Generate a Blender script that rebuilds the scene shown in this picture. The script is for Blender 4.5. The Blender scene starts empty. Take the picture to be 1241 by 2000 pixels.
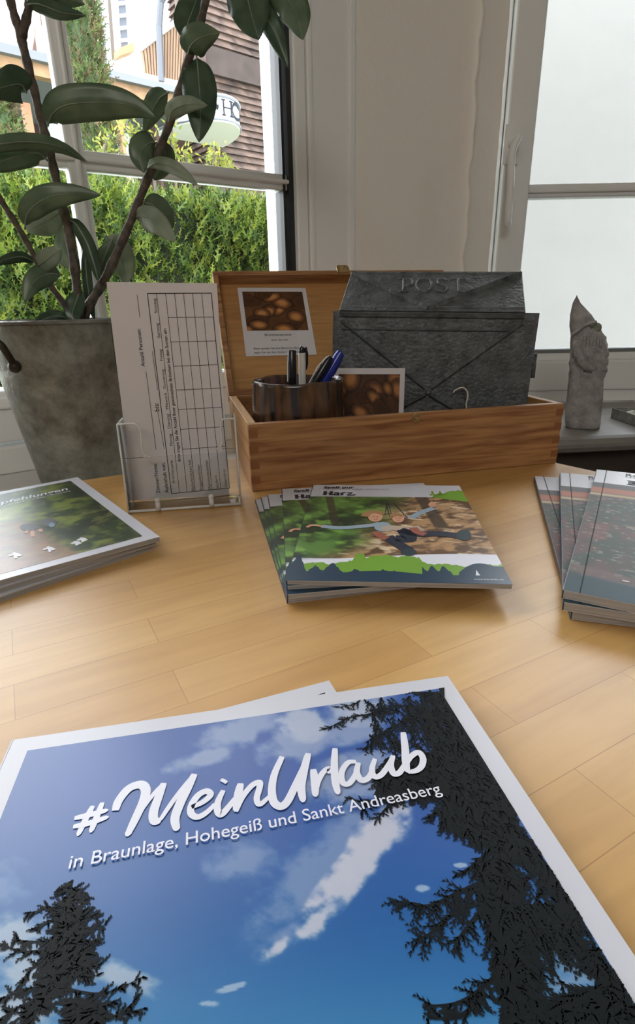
import bpy, math, random
import numpy as np
from mathutils import Vector, Matrix
random.seed(7); rng = np.random.default_rng(7)
sc = bpy.context.scene
COL = sc.collection
R = math.radians

# ------------------------------------------------------------------ camera, sky, lights, exposure
FPX, HOR, ROLL, CH = 1065.0, 400.0, 0.0207, 0.187      # table top is z = 0, camera 18.7 cm above it
TH = math.atan(HOR / FPX)
CAM = Vector((0, 0, CH))
FW = Vector((0, math.cos(TH), -math.sin(TH))); RT = Vector((1, 0, 0)); UP = RT.cross(FW)
c_, s_ = math.cos(ROLL), math.sin(ROLL)
XA = c_ * RT - s_ * UP; YA = s_ * RT + c_ * UP
cam_data = bpy.data.cameras.new('camera'); cam = bpy.data.objects.new('camera', cam_data); COL.objects.link(cam)
cam.matrix_world = Matrix(((XA.x, YA.x, -FW.x, 0), (XA.y, YA.y, -FW.y, 0), (XA.z, YA.z, -FW.z, CH), (0, 0, 0, 1)))
cam_data.sensor_fit = 'HORIZONTAL'; cam_data.sensor_width = 36; cam_data.lens = 36 * FPX / 1241
cam_data.clip_start = 0.01; cam_data.clip_end = 200
sc.camera = cam

world = bpy.data.worlds.new('sky'); sc.world = world; world.use_nodes = True
wn = world.node_tree; wn.nodes.clear()
wo = wn.nodes.new('ShaderNodeOutputWorld'); wb = wn.nodes.new('ShaderNodeBackground')
wt = wn.nodes.new('ShaderNodeTexCoord'); wnz = wn.nodes.new('ShaderNodeTexNoise'); wr = wn.nodes.new('ShaderNodeValToRGB')
wnz.inputs['Scale'].default_value = 2.2; wnz.inputs['Detail'].default_value = 5
wr.color_ramp.elements[0].position = .38; wr.color_ramp.elements[0].color = (.72, .85, 1, 1)
wr.color_ramp.elements[1].position = .6; wr.color_ramp.elements[1].color = (1, .99, .97, 1)
wn.links.new(wt.outputs['Generated'], wnz.inputs['Vector']); wn.links.new(wnz.outputs['Fac'], wr.inputs['Fac'])
wn.links.new(wr.outputs['Color'], wb.inputs['Color']); wn.links.new(wb.outputs[0], wo.inputs[0])
wb.inputs['Strength'].default_value = 5.0

def area(name, loc, aim, sx, sy, power, color=(1, 1, 1)):
    l = bpy.data.lights.new(name, 'AREA'); l.shape = 'RECTANGLE'; l.size = sx; l.size_y = sy; l.energy = power; l.color = color
    o = bpy.data.objects.new(name, l); COL.objects.link(o); o.location = loc
    o.rotation_euler = (Vector(aim) - Vector(loc)).to_track_quat('-Z', 'Y').to_euler(); return o
sun = bpy.data.lights.new('sun', 'SUN'); sun.energy = 0.8; sun.angle = R(25); sun.color = (1, .96, .88)
suno = bpy.data.objects.new('sun', sun); COL.objects.link(suno)
suno.rotation_euler = Vector((.25, .35, -1)).to_track_quat('-Z', 'Y').to_euler()
area('fill_light', (-.2, -1.7, 1.66), (.1, .9, .35), 1.2, 1.2, 17, (1, .95, .88))  # added fill from behind the camera, not a lamp of the room

sc.view_settings.view_transform = 'Standard'; sc.view_settings.look = 'None'
sc.view_settings.gamma = 1; sc.view_settings.use_curve_mapping = False
sc.view_settings.exposure = 0.68

# ------------------------------------------------------------------ geometry helpers
def ray(px, py):
    x = (px - 620.5) / FPX; y = -(py - 1000) / FPX
    return FW + x * XA + y * YA
def onz(px, py, z=0.0):
    d = ray(px, py); return CAM + d * ((z - CH) / d.z)
def onpl(px, py, P, n):
    d = ray(px, py); n = Vector(n); return CAM + d * (n.dot(Vector(P) - CAM) / n.dot(d))
def ondist(px, py, r):
    """point at horizontal distance r from the camera foot"""
    d = ray(px, py); return CAM + d * (r / math.hypot(d.x, d.y))

def srgb(r, g, b):
    f = lambda c: ((c / 255) / 12.92) if c / 255 <= .04045 else (((c / 255) + .055) / 1.055) ** 2.4
    return (f(r), f(g), f(b), 1)
def nsrgb(a):
    a = np.asarray(a, float) / 255
    return np.where(a <= .04045, a / 12.92, ((a + .055) / 1.055) ** 2.4)

class MB:
    def __init__(s): s.v = []; s.f = []; s.m = []; s.cur = 0
    def face(s, pts):
        b = len(s.v); s.v += [tuple(p) for p in pts]; s.f.append(tuple(range(b, b + len(pts)))); s.m.append(s.cur)
    def raw(s, vs, fs):
        b = len(s.v); s.v += [tuple(p) for p in vs]
        for f in fs: s.f.append(tuple(b + i for i in f)); s.m.append(s.cur)
    def prism(s, poly, off):
        off = Vector(off); n = len(poly); a = [Vector(p) for p in poly]; b = [p + off for p in a]
        s.raw(a + b, [tuple(range(n - 1, -1, -1)), tuple(range(n, 2 * n))] + [(i, (i + 1) % n, n + (i + 1) % n, n + i) for i in range(n)])
    def box(s, o, x, y, z):
        o, x, y, z = map(Vector, (o, x, y, z)); s.prism([o, o + x, o + x + y, o + y], z)
    def cbox(s, x0, x1, y0, y1, z0, z1): s.box((x0, y0, z0), (x1 - x0, 0, 0), (0, y1 - y0, 0), (0, 0, z1 - z0))
    def tube(s, pts, rad, seg=10, caps=True, flat=1.0):
        pts = [Vector(p) for p in pts]; n = len(pts)
        if not hasattr(rad, '__len__'): rad = [rad] * n
        rings = []; prev = None
        for i, p in enumerate(pts):
            t = (pts[min(i + 1, n - 1)] - pts[max(i - 1, 0)]).normalized()
            if prev is None:
                a = Vector((0, 0, 1)) if abs(t.z) < .9 else Vector((1, 0, 0)); u = t.cross(a).normalized()
            else:
                u = (prev - t * prev.dot(t)).normalized()
            prev = u; w = t.cross(u)
            rings.append([p + (u * math.cos(2 * math.pi * k / seg) + w * flat * math.sin(2 * math.pi * k / seg)) * rad[i] for k in range(seg)])
        s.loft(rings, caps)
    def loft(s, rings, caps=True, close=True):
        m = len(rings[0]); n = len(rings); vs = [p for r in rings for p in r]; fs = []
        for i in range(n - 1):
            for k in range(m if close else m - 1):
                k2 = (k + 1) % m; fs.append((i * m + k, i * m + k2, (i + 1) * m + k2, (i + 1) * m + k))
        if caps: fs.append(tuple(range(m - 1, -1, -1))); fs.append(tuple((n - 1) * m + k for k in range(m)))
        s.raw(vs, fs)
    def lathe(s, c, prof, seg=48, sx=1, sy=1):
        c = Vector(c)
        s.loft([[c + Vector((r * sx * math.cos(2 * math.pi * k / seg), r * sy * math.sin(2 * math.pi * k / seg), z)) for k in range(seg)] for r, z in prof])
    def sphere(s, c, r, seg=16, rings=10, sc=(1, 1, 1)):
        c = Vector(c)
        s.loft([[c + Vector((r * sc[0] * math.sin(a) * math.cos(2 * math.pi * k / seg), r * sc[1] * math.sin(a) * math.sin(2 * math.pi * k / seg), r * sc[2] * math.cos(a)))
                 for k in range(seg)] for a in [math.pi * (i + .01) / (rings + .02) for i in range(rings + 1)]])

def smooth_path(pts, sub=6):
    P = [Vector(p) for p in pts]; out = []
    if len(P) < 3:
        return [P[0].lerp(P[-1], i / sub) for i in range(sub + 1)]
    Q = [2 * P[0] - P[1]] + P + [2 * P[-1] - P[-2]]
    for i in range(1, len(Q) - 2):
        for k in range(sub):
            t = k / sub; a, b, c, d = Q[i - 1:i + 3]
            out.append(.5 * ((2 * b) + (c - a) * t + (2 * a - 5 * b + 4 * c - d) * t * t + (3 * b - a - 3 * c + d) * t ** 3))
    out.append(P[-1]); return out

ORG = {}
def tag(o, label=None, cat=None, group=None, kind=None):
    if label: o['label'] = label
    if cat: o['category'] = cat
    if group: o['group'] = group
    if kind: o['kind'] = kind
    return o
def thing(name, label, cat, loc=(0, 0, 0), group=None, mat=None):
    o = bpy.data.objects.new(name, None); COL.objects.link(o); o.empty_display_size = .02
    if mat is not None: o.matrix_world = mat; ORG[o] = Vector((0, 0, 0))       # local frame: children are given in local coordinates
    else: o.location = loc; ORG[o] = Vector(loc)
    return tag(o, label, cat, group)
def obj(name, mb, mat, parent=None, smooth=False, bevel=0, solid=0, sub=0, autosm=None):
    me = bpy.data.meshes.new(name)
    if parent is not None: org = ORG[parent]
    else:
        vs = np.array(mb.v); lo, hi = vs.min(0), vs.max(0); org = Vector(((lo[0] + hi[0]) / 2, (lo[1] + hi[1]) / 2, lo[2]))
    me.from_pydata([tuple(Vector(v) - org) for v in mb.v], [], mb.f)
    for m in (mat if isinstance(mat, (list, tuple)) else [mat]): me.materials.append(m)
    if len(me.materials) > 1: me.polygons.foreach_set('material_index', mb.m)
    if smooth: me.polygons.foreach_set('use_smooth', [True] * len(me.polygons))
    me.update()
    o = bpy.data.objects.new(name, me); COL.objects.link(o)
    if parent is not None: o.parent = parent; ORG[o] = ORG[parent]
    else: o.location = org; ORG[o] = org
    if autosm: me.set_sharp_from_angle(angle=R(autosm))
    if solid: md = o.modifiers.new('thick', 'SOLIDIFY'); md.thickness = solid; md.offset = 0
    if bevel: md = o.modifiers.new('bevel', 'BEVEL'); md.width = bevel; md.segments = 2; md.limit_method = 'ANGLE'; md.angle_limit = R(40)
    if sub: md = o.modifiers.new('sub', 'SUBSURF'); md.levels = sub; md.render_levels = sub
    return o
def struct(name, mb, mat, **k): return tag(obj(name, mb, mat, **k), kind='structure')
def copy_tree(o, parent=None):
    c = o.copy(); COL.objects.link(c); c.parent = parent
    for ch in [x for x in bpy.data.objects if x.parent == o]: copy_tree(ch, c)
    return c

def grid_sheet(name, F, nu, nv, colf, mat, parent):
    """printed picture: grid over [0,1]^2 with a colour per vertex; F(U,V)->xyz arrays, colf(U,V)->rgb in 0..255"""
    U, V = np.meshgrid(np.linspace(0, 1, nu), np.linspace(0, 1, nv))
    P = np.stack(F(U, V), -1).reshape(-1, 3) - np.array(ORG[parent])
    C = np.clip(colf(U, V), 0, 255).reshape(-1, 3)
    i = (np.arange(nv - 1)[:, None] * nu + np.arange(nu - 1)[None]).ravel()
    Fc = np.stack([i, i + nu, i + nu + 1, i + 1], 1)
    me = bpy.data.meshes.new(name); me.vertices.add(len(P)); me.vertices.foreach_set('co', P.astype(np.float32).ravel())
    me.loops.add(Fc.size); me.loops.foreach_set('vertex_index', Fc.ravel().astype(np.int32))
    me.polygons.add(len(Fc)); me.polygons.foreach_set('loop_start', (np.arange(len(Fc)) * 4).astype(np.int32))
    me.update(calc_edges=True)
    at = me.color_attributes.new('print', 'FLOAT_COLOR', 'POINT')
    at.data.foreach_set('color', np.concatenate([nsrgb(C), np.ones((len(C), 1))], 1).astype(np.float32).ravel())
    me.materials.append(mat)
    o = bpy.data.objects.new(name, me); COL.objects.link(o); o.parent = parent; ORG[o] = ORG[parent]; return o

def vnoise(x, y, seed=0):
    """smooth value noise"""
    r = np.random.default_rng(seed).random((64, 64))
    xi = np.floor(x).astype(int); yi = np.floor(y).astype(int); fx = x - xi; fy = y - yi
    fx = fx * fx * (3 - 2 * fx); fy = fy * fy * (3 - 2 * fy)
    g = lambda a, b: r[a % 64, b % 64]
    return (g(xi, yi) * (1 - fx) + g(xi + 1, yi) * fx) * (1 - fy) + (g(xi, yi + 1) * (1 - fx) + g(xi + 1, yi + 1) * fx) * fy
def fbm(x, y, seed=0, o=4):
    s = 0; a = 1; t = 0
    for k in range(o): s = s + a * vnoise(x * 2 ** k, y * 2 ** k, seed + k); t += a; a *= .5
    return s / t
def sstep(a, b, x): t = np.clip((x - a) / (b - a), 0, 1); return t * t * (3 - 2 * t)
def mix(a, b, t): return a + (b - a) * t[..., None]
def col(r, g, b): return np.array([r, g, b], float)

# ------------------------------------------------------------------ text
def text_polys(body, bold=0.0, shear=0.0):
    cu = bpy.data.curves.new('t', 'FONT'); cu.body = body; cu.size = 1; cu.offset = bold; cu.shear = shear; cu.resolution_u = 4; cu.fill_mode = 'FRONT'
    o = bpy.data.objects.new('t', cu); COL.objects.link(o)
    dg = bpy.context.evaluated_depsgraph_get(); me = bpy.data.meshes.new_from_object(o.evaluated_get(dg))
    vs = [(v.co.x, v.co.y) for v in me.vertices]; fs = [tuple(p.vertices) for p in me.polygons]
    bpy.data.objects.remove(o); bpy.data.curves.remove(cu); bpy.data.meshes.remove(me)
    xs = [v[0] for v in vs]; x0, x1 = min(xs), max(xs)
    return [((x - x0), y) for x, y in vs], fs, x1 - x0
def put_text(mb, body, p0, p1, up, height=None, bold=0.0, lift=(0, 0, 0), shear=0.0):
    """text whose baseline runs p0->p1 (fits width); capital height = height or proportional"""
    vs, fs, w = text_polys(body, bold, shear); p0, p1, up = Vector(p0), Vector(p1), Vector(up).normalized()
    s = (p1 - p0).length / w; ex = (p1 - p0).normalized(); ey = up - ex * up.dot(ex); ey.normalize()
    sy = s if height is None else height / .72
    mb.raw([p0 + ex * (x * s) + ey * (y * sy) + Vector(lift) for x, y in vs], fs)
def ribbon(mb, pts, w, nrm, wf=None, sub=6, lift=(0, 0, 0)):
    P = smooth_path(pts, sub); n = len(P); nrm = Vector(nrm); L = []
    for i, p in enumerate(P):
        t = (P[min(i + 1, n - 1)] - P[max(i - 1, 0)]).normalized(); s = nrm.cross(t).normalized()
        ww = w * (wf(i / (n - 1)) if wf else 1) / 2; L.append((p + s * ww + Vector(lift), p - s * ww + Vector(lift)))
    for a, b in zip(L, L[1:]): mb.face([a[0], a[1], b[1], b[0]])

# ------------------------------------------------------------------ materials
def new_mat(name):
    m = bpy.data.materials.new(name); m.use_nodes = True; nt = m.node_tree
    return m, nt, nt.nodes['Principled BSDF']
def N(nt, t, **kw):
    n = nt.nodes.new(t)
    for k, v in kw.items():
        if k in n.inputs: n.inputs[k].default_value = v
        else: setattr(n, k, v)
    return n
def plain(name, c, rough=.5, metal=0, spec=.5, noise=0, scale=30, bump=0, bscale=80, coord='Object', stretch=(1, 1, 1), c2=None, sss=0, coat=0, detail=4, nr=.5):
    m, nt, b = new_mat(name); b.inputs['Base Color'].default_value = c; b.inputs['Roughness'].default_value = rough
    b.inputs['Metallic'].default_value = metal; b.inputs['Specular IOR Level'].default_value = spec
    if coat: b.inputs['Coat Weight'].default_value = coat; b.inputs['Coat Roughness'].default_value = .12
    tc = N(nt, 'ShaderNodeTexCoord'); mp = N(nt, 'ShaderNodeMapping'); mp.inputs['Scale'].default_value = stretch
    nt.links.new(tc.outputs[coord], mp.inputs[0])
    if noise or c2:
        nz = N(nt, 'ShaderNodeTexNoise', Scale=scale, Detail=detail, Roughness=nr); nt.links.new(mp.outputs[0], nz.inputs['Vector'])
        rp = N(nt, 'ShaderNodeValToRGB'); e = rp.color_ramp.elements
        e[0].position = .35; e[1].position = .65
        d = c2 if c2 else tuple(max(0, x * (1 - noise)) for x in c[:3]) + (1,)
        e[0].color = d; e[1].color = c
        nt.links.new(nz.outputs['Fac'], rp.inputs[0]); nt.links.new(rp.outputs[0], b.inputs['Base Color'])
    if bump:
        n2 = N(nt, 'ShaderNodeTexNoise', Scale=bscale, Detail=5); nt.links.new(mp.outputs[0], n2.inputs['Vector'])
        bp = N(nt, 'ShaderNodeBump', Strength=min(1, bump), Distance=.002 * max(1, bump)); nt.links.new(n2.outputs['Fac'], bp.inputs['Height']); nt.links.new(bp.outputs[0], b.inputs['Normal'])
    return m
def wood(name, c, c2, axis=0, ring=60, rough=.45, fine=220, coat=0, wv=.6):
    m, nt, b = new_mat(name); b.inputs['Roughness'].default_value = rough; b.inputs['Coat Weight'].default_value = coat
    tc = N(nt, 'ShaderNodeTexCoord'); mp = N(nt, 'ShaderNodeMapping'); sc3 = [1, 1, 1]; sc3[axis] = .07; mp.inputs['Scale'].default_value = sc3
    nt.links.new(tc.outputs['Object'], mp.inputs[0])
    n1 = N(nt, 'ShaderNodeTexNoise', Scale=ring, Detail=3, Distortion=wv); n2 = N(nt, 'ShaderNodeTexNoise', Scale=fine, Detail=3)
    nt.links.new(mp.outputs[0], n1.inputs['Vector']); nt.links.new(mp.outputs[0], n2.inputs['Vector'])
    r1 = N(nt, 'ShaderNodeValToRGB'); r1.color_ramp.elements[0].color = c2; r1.color_ramp.elements[0].position = .33; r1.color_ramp.elements[1].color = c; r1.color_ramp.elements[1].position = .6
    nt.links.new(n1.outputs['Fac'], r1.inputs[0])
    mx = N(nt, 'ShaderNodeMix', data_type='RGBA', blend_type='MULTIPLY'); mx.inputs['Factor'].default_value = .35
    r2 = N(nt, 'ShaderNodeValToRGB'); r2.color_ramp.elements[0].color = (.5, .45, .4, 1); r2.color_ramp.elements[0].position = .35; r2.color_ramp.elements[1].position = .6
    nt.links.new(n2.outputs['Fac'], r2.inputs[0]); nt.links.new(r1.outputs[0], mx.inputs[6]); nt.links.new(r2.outputs[0], mx.inputs[7]); nt.links.new(mx.outputs[2], b.inputs['Base Color'])
    return m
def table_wood():
    m, nt, b = new_mat('beech_block_board'); b.inputs['Roughness'].default_value = .33; b.inputs['Specular IOR Level'].default_value = .5
    tc = N(nt, 'ShaderNodeTexCoord'); mp = N(nt, 'ShaderNodeMapping'); mp.inputs['Rotation'].default_value = (0, 0, R(-28.3)); mp.inputs['Location'].default_value = (0, .0125, 0)
    nt.links.new(tc.outputs['Object'], mp.inputs[0])
    br = N(nt, 'ShaderNodeTexBrick', Scale=1.0); br.inputs['Color1'].default_value = srgb(210, 168, 106); br.inputs['Color2'].default_value = srgb(199, 154, 93)
    br.inputs['Mortar'].default_value = srgb(174, 129, 76); br.inputs['Mortar Size'].default_value = .0003; br.inputs['Bias'].default_value = 0
    br.inputs['Brick Width'].default_value = .21; br.inputs['Row Height'].default_value = .031; br.offset = .37; br.offset_frequency = 2; br.inputs['Mortar Smooth'].default_value = .6
    nt.links.new(mp.outputs[0], br.inputs['Vector'])
    m2 = N(nt, 'ShaderNodeMapping'); m2.inputs['Scale'].default_value = (.12, 1, 1); nt.links.new(mp.outputs[0], m2.inputs[0])
    n1 = N(nt, 'ShaderNodeTexNoise', Scale=90, Detail=5, Distortion=.4); nt.links.new(m2.outputs[0], n1.inputs['Vector'])
    r1 = N(nt, 'ShaderNodeValToRGB'); r1.color_ramp.elements[0].color = (.72, .66, .58, 1); r1.color_ramp.elements[0].position = .3; r1.color_ramp.elements[1].position = .62
    nt.links.new(n1.outputs['Fac'], r1.inputs[0])
    n3 = N(nt, 'ShaderNodeTexNoise', Scale=7, Detail=3); nt.links.new(mp.outputs[0], n3.inputs['Vector'])
    r3 = N(nt, 'ShaderNodeValToRGB'); r3.color_ramp.elements[0].color = (.82, .78, .72, 1); r3.color_ramp.elements[0].position = .35; r3.color_ramp.elements[1].position = .62
    nt.links.new(n3.outputs['Fac'], r3.inputs[0])
    a = N(nt, 'ShaderNodeMix', data_type='RGBA', blend_type='MULTIPLY'); a.inputs['Factor'].default_value = .45
    c = N(nt, 'ShaderNodeMix', data_type='RGBA', blend_type='MULTIPLY'); c.inputs['Factor'].default_value = .8
    nt.links.new(br.outputs['Color'], a.inputs[6]); nt.links.new(r1.outputs[0], a.inputs[7]); nt.links.new(a.outputs[2], c.inputs[6]); nt.links.new(r3.outputs[0], c.inputs[7])
    nt.links.new(c.outputs[2], b.inputs['Base Color'])
    bp = N(nt, 'ShaderNodeBump', Strength=.15, Distance=.0004); nt.links.new(n1.outputs['Fac'], bp.inputs['Height']); nt.links.new(bp.outputs[0], b.inputs['Normal'])
    n4 = N(nt, 'ShaderNodeTexNoise', Scale=12, Detail=4); nt.links.new(mp.outputs[0], n4.inputs['Vector'])
    mr = N(nt, 'ShaderNodeMapRange'); mr.inputs['To Min'].default_value = .26; mr.inputs['To Max'].default_value = .44; nt.links.new(n4.outputs['Fac'], mr.inputs[0]); nt.links.new(mr.outputs[0], b.inputs['Roughness'])
    return m
def print_mat(name, rough=.3, spec=.5):
    m, nt, b = new_mat(name); a = N(nt, 'ShaderNodeVertexColor'); a.layer_name = 'print'
    nt.links.new(a.outputs['Color'], b.inputs['Base Color']); b.inputs['Roughness'].default_value = rough; b.inputs['Specular IOR Level'].default_value = spec; return m
def glass_mat(name, tint=(1, 1, 1, 1), ior=1.45, rough=0.0, milk=0.0):
    m = bpy.data.materials.new(name); m.use_nodes = True; nt = m.node_tree; nt.nodes.clear()
    o = N(nt, 'ShaderNodeOutputMaterial'); t = N(nt, 'ShaderNodeBsdfTransparent'); g = N(nt, 'ShaderNodeBsdfGlossy', Roughness=rough)
    t.inputs['Color'].default_value = tint; f = N(nt, 'ShaderNodeFresnel', IOR=ior); mx = N(nt, 'ShaderNodeMixShader')
    nt.links.new(f.outputs[0], mx.inputs[0]); nt.links.new(t.outputs[0], mx.inputs[1]); nt.links.new(g.outputs[0], mx.inputs[2])
    if milk:
        d = N(nt, 'ShaderNodeBsdfDiffuse'); d.inputs[0].default_value = (.95, .95, .92, 1); m2 = N(nt, 'ShaderNodeMixShader'); m2.inputs[0].default_value = milk
        nt.links.new(mx.outputs[0], m2.inputs[1]); nt.links.new(d.outputs[0], m2.inputs[2]); nt.links.new(m2.outputs[0], o.inputs[0])
    else: nt.links.new(mx.outputs[0], o.inputs[0])
    return m
def leaf_mat(name, c, c2, trans=.25, rough=.4, scale=40):
    m, nt, b = new_mat(name); nt_b = b; b.inputs['Roughness'].default_value = rough
    tc = N(nt, 'ShaderNodeTexCoord'); nz = N(nt, 'ShaderNodeTexNoise', Scale=scale, Detail=3); nt.links.new(tc.outputs['Object'], nz.inputs['Vector'])
    rp = N(nt, 'ShaderNodeValToRGB'); rp.color_ramp.elements[0].color = c2; rp.color_ramp.elements[0].position = .38; rp.color_ramp.elements[1].color = c; rp.color_ramp.elements[1].position = .62
    nt.links.new(nz.outputs['Fac'], rp.inputs[0]); nt.links.new(rp.outputs[0], b.inputs['Base Color'])
    tr = N(nt, 'ShaderNodeBsdfTranslucent'); nt.links.new(rp.outputs[0], tr.inputs[0]); mx = N(nt, 'ShaderNodeMixShader'); mx.inputs[0].default_value = trans
    out = nt.nodes['Material Output']; nt.links.new(b.outputs[0], mx.inputs[1]); nt.links.new(tr.outputs[0], mx.inputs[2]); nt.links.new(mx.outputs[0], out.inputs[0]); return m

M = {}
M['wall'] = plain('white_plaster', srgb(226, 222, 214), .85, bump=1.0, bscale=42)
M['wallrough'] = plain('rough_white_plaster', srgb(240, 236, 228), .85, bump=1, bscale=48)
M['ceil'] = plain('white_ceiling', srgb(232, 230, 226), .9)
M['floor'] = wood('dark_floor', srgb(90, 72, 58), srgb(60, 46, 36), 1)
M['upvc'] = plain('white_window_frame', srgb(236, 237, 236), .35)
M['gasket'] = plain('black_gasket', srgb(40, 42, 44), .5)
M['glass'] = glass_mat('window_glass', ior=1.25)
M['sill'] = plain('white_painted_sill', srgb(222, 221, 218), .4, noise=.04, scale=25)
M['sill2'] = plain('grey_stone_sill', srgb(140, 137, 132), .45, noise=.1, scale=40)
M['roomwall'] = plain('warm_grey_room_wall', srgb(176, 166, 154), .9)
M['dark'] = plain('shade_toned_wall', srgb(70, 62, 55), .7)  # wall under the right sill, shade put into its dark tone
M['farwall'] = plain('pale_grey_render', srgb(128, 128, 125), .9, noise=.06, scale=3, bump=1.5, bscale=9)
M['extwall'] = plain('exterior_render', srgb(236, 236, 232), .9, noise=.05, scale=3, bump=1.5, bscale=9)
M['table'] = table_wood()
M['pine'] = wood('pine_board', srgb(184, 136, 88), srgb(140, 90, 54), 0, ring=150, rough=.5)
M['pine_side'] = wood('pine_lit_side', srgb(206, 160, 104), srgb(176, 122, 68), 1, ring=50, rough=.5)  # lighter than the front board: window light put into the tone
M['pine_lid'] = wood('pine_plywood', srgb(190, 142, 88), srgb(176, 126, 74), 0, ring=16, rough=.5)
M['darkwood'] = plain('dark_finger_joint', srgb(142, 92, 54), .6)
M['brass'] = plain('aged_brass', srgb(190, 160, 112), .35, metal=.6, noise=.4, scale=200)
M['zinc'] = plain('weathered_zinc', srgb(150, 153, 146), .42, metal=.35, c2=srgb(96, 94, 86), scale=24, bump=.8, bscale=90, detail=10, nr=.72)
M['mailbox'] = plain('dark_patinated_zinc', srgb(108, 114, 118), .42, metal=.3, c2=srgb(62, 65, 66), scale=42, bump=.8, bscale=230, detail=12, nr=.75)
M['glaze'] = plain('brown_glaze', srgb(104, 74, 54), .22, c2=srgb(26, 23, 22), scale=110, stretch=(1, 1, .18), coat=.25, detail=6)
M['stone'] = plain('grey_cast_stone', srgb(180, 178, 178), .75, c2=srgb(134, 131, 130), scale=36, nr=.7, detail=8, bump=2, bscale=110)
M['stonemoss'] = plain('mossy_stone', srgb(150, 156, 138), .8, c2=srgb(116, 124, 104), scale=60, bump=2, bscale=120)
M['paper'] = plain('white_paper', srgb(214, 210, 214), .6)
M['gloss'] = plain('glossy_white_cover', srgb(200, 200, 208), .3)
M['pages'] = plain('page_edges', srgb(168, 164, 160), .7, noise=.25, scale=900, stretch=(.02, .02, 1))  # greyer than the paper, shading of the sheet edges is in the colour
M['ink'] = plain('black_ink', srgb(25, 24, 28), .6)
M['inkgrey'] = plain('grey_ink', srgb(110, 112, 118), .6)
M['white'] = plain('white_print', srgb(222, 222, 232), .3)
M['treeink'] = plain('dark_tree_print', srgb(20, 24, 26), .5, spec=.12)
M['treeink2'] = plain('brown_green_print', srgb(48, 52, 36), .3)
M['navy'] = plain('navy_print', srgb(30, 56, 78), .3)
M['lime'] = plain('lime_print', srgb(116, 160, 54), .3)
M['print'] = print_mat('printed_cover', .3)
M['printm'] = print_mat('printed_card', .6, .3)
M['acryl'] = glass_mat('clear_acrylic', (.97, .97, .96, 1), 1.35)
M['acryl_edge'] = glass_mat('acrylic_edge', (.98, .97, .95, 1), 1.6, .08, milk=.6)  # milky white puts the edge highlights into the colour
M['penblack'] = plain('black_plastic', srgb(24, 24, 30), .25)
M['penwhite'] = plain('white_plastic', srgb(215, 212, 205), .3)
M['penblue'] = plain('blue_plastic', srgb(36, 52, 150), .2)
M['string'] = plain('white_cord', srgb(220, 214, 205), .7)
M['stem'] = plain('woody_stem', srgb(104, 92, 80), .7, c2=srgb(66, 60, 54), scale=120, bump=1, bscale=200)
M['leaf'] = leaf_mat('glossy_dark_leaf', srgb(112, 130, 104), srgb(88, 110, 86), .22, .35)
M['leafdark'] = leaf_mat('deep_green_leaf', srgb(76, 98, 76), srgb(58, 80, 62), .12, .3)
M['leafpale'] = leaf_mat('pale_leaf_underside', srgb(168, 178, 158), srgb(140, 154, 132), .35, .45)
M['soil'] = plain('dark_soil', srgb(48, 38, 30), .95, noise=.5, scale=150, bump=3, bscale=200)

# ================================================================== THE SETTING
SZ = -0.04                                             # window sills lie 4 cm under the table top
AZ1 = R(33); W1D = Vector((math.cos(AZ1), math.sin(AZ1), 0)); W1N = Vector((math.sin(AZ1), -math.cos(AZ1), 0))   # W1N points into the room
P1 = onz(0, 925, SZ); P1.z = 0
P2 = onz(1040, 785, SZ); P2.z = 0; W2D = Vector((1, .0, 0)); W2N = Vector((0, -1, 0))
def w1(px, py, d=0.0):
    """pixel -> (s,z) on the plane of window 1 moved d into the room"""
    p = onpl(px, py, P1 + W1N * d, W1N); return (p - P1).dot(W1D), p.z
def w2(px, py, d=0.0):
    p = onpl(px, py, P2 + W2N * d, W2N); return (p - P2).dot(W2D), p.z
def wall_box(mb, P, D, Nn, s0, s1, z0, z1, d0, d1):
    mb.box(P + D * s0 + Nn * d0 + Vector((0, 0, z0)), D * (s1 - s0), Nn * (d1 - d0), (0, 0, z1 - z0))

# --- window 1
s_post = w1(688, 450)[0]; s_frame = w1(607, 450)[0]; s_glass = w1(572, 450)[0]
zb = w1(436, 722)[1]; ztop = 1.15
sL = -.75
wn1 = thing('window_1', None, None, P1 + W1D * 0 + Vector((0, 0, SZ))); del_l = None
tag(wn1, kind='structure')
fm = MB()
wall_box(fm, P1, W1D, W1N, s_frame + .004, s_post - .004, SZ, ztop + .1, -.06, .0)
wall_box(fm, P1, W1D, W1N, s_post - .010, s_post + .004, SZ, ztop + .1, -.06, .006)
wall_box(fm, P1, W1D, W1N, s_frame - .002, s_frame + .009, SZ, ztop + .1, -.06, .004)
wall_box(fm, P1, W1D, W1N, sL, s_frame, SZ, zb - .085, -.06, .012)
wall_box(fm, P1, W1D, W1N, sL, s_frame, ztop, ztop + .1, -.06, .0)
obj('window_frame', fm, M['upvc'], wn1, bevel=.003)
sm = MB()
wall_box(sm, P1, W1D, W1N, s_glass + .012, s_frame - .003, zb - .08, ztop, -.05, .0)
wall_box(sm, P1, W1D, W1N, sL, s_glass + .012, zb - .08, zb - .004, -.05, .004)
wall_box(sm, P1, W1D, W1N, sL, s_glass + .012, zb - .03, zb - .012, -.05, .010)
obj('sash', sm, M['upvc'], wn1, bevel=.003)
gm = MB(); wall_box(gm, P1, W1D, W1N, s_glass + .003, s_glass + .0125, zb - .003, ztop, -.045, -.012)
wall_box(gm, P1, W1D, W1N, s_glass - .006, s_glass - .001, zb - .003, ztop, -.045, -.018)
obj('gasket', gm, M['gasket'], wn1)
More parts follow.
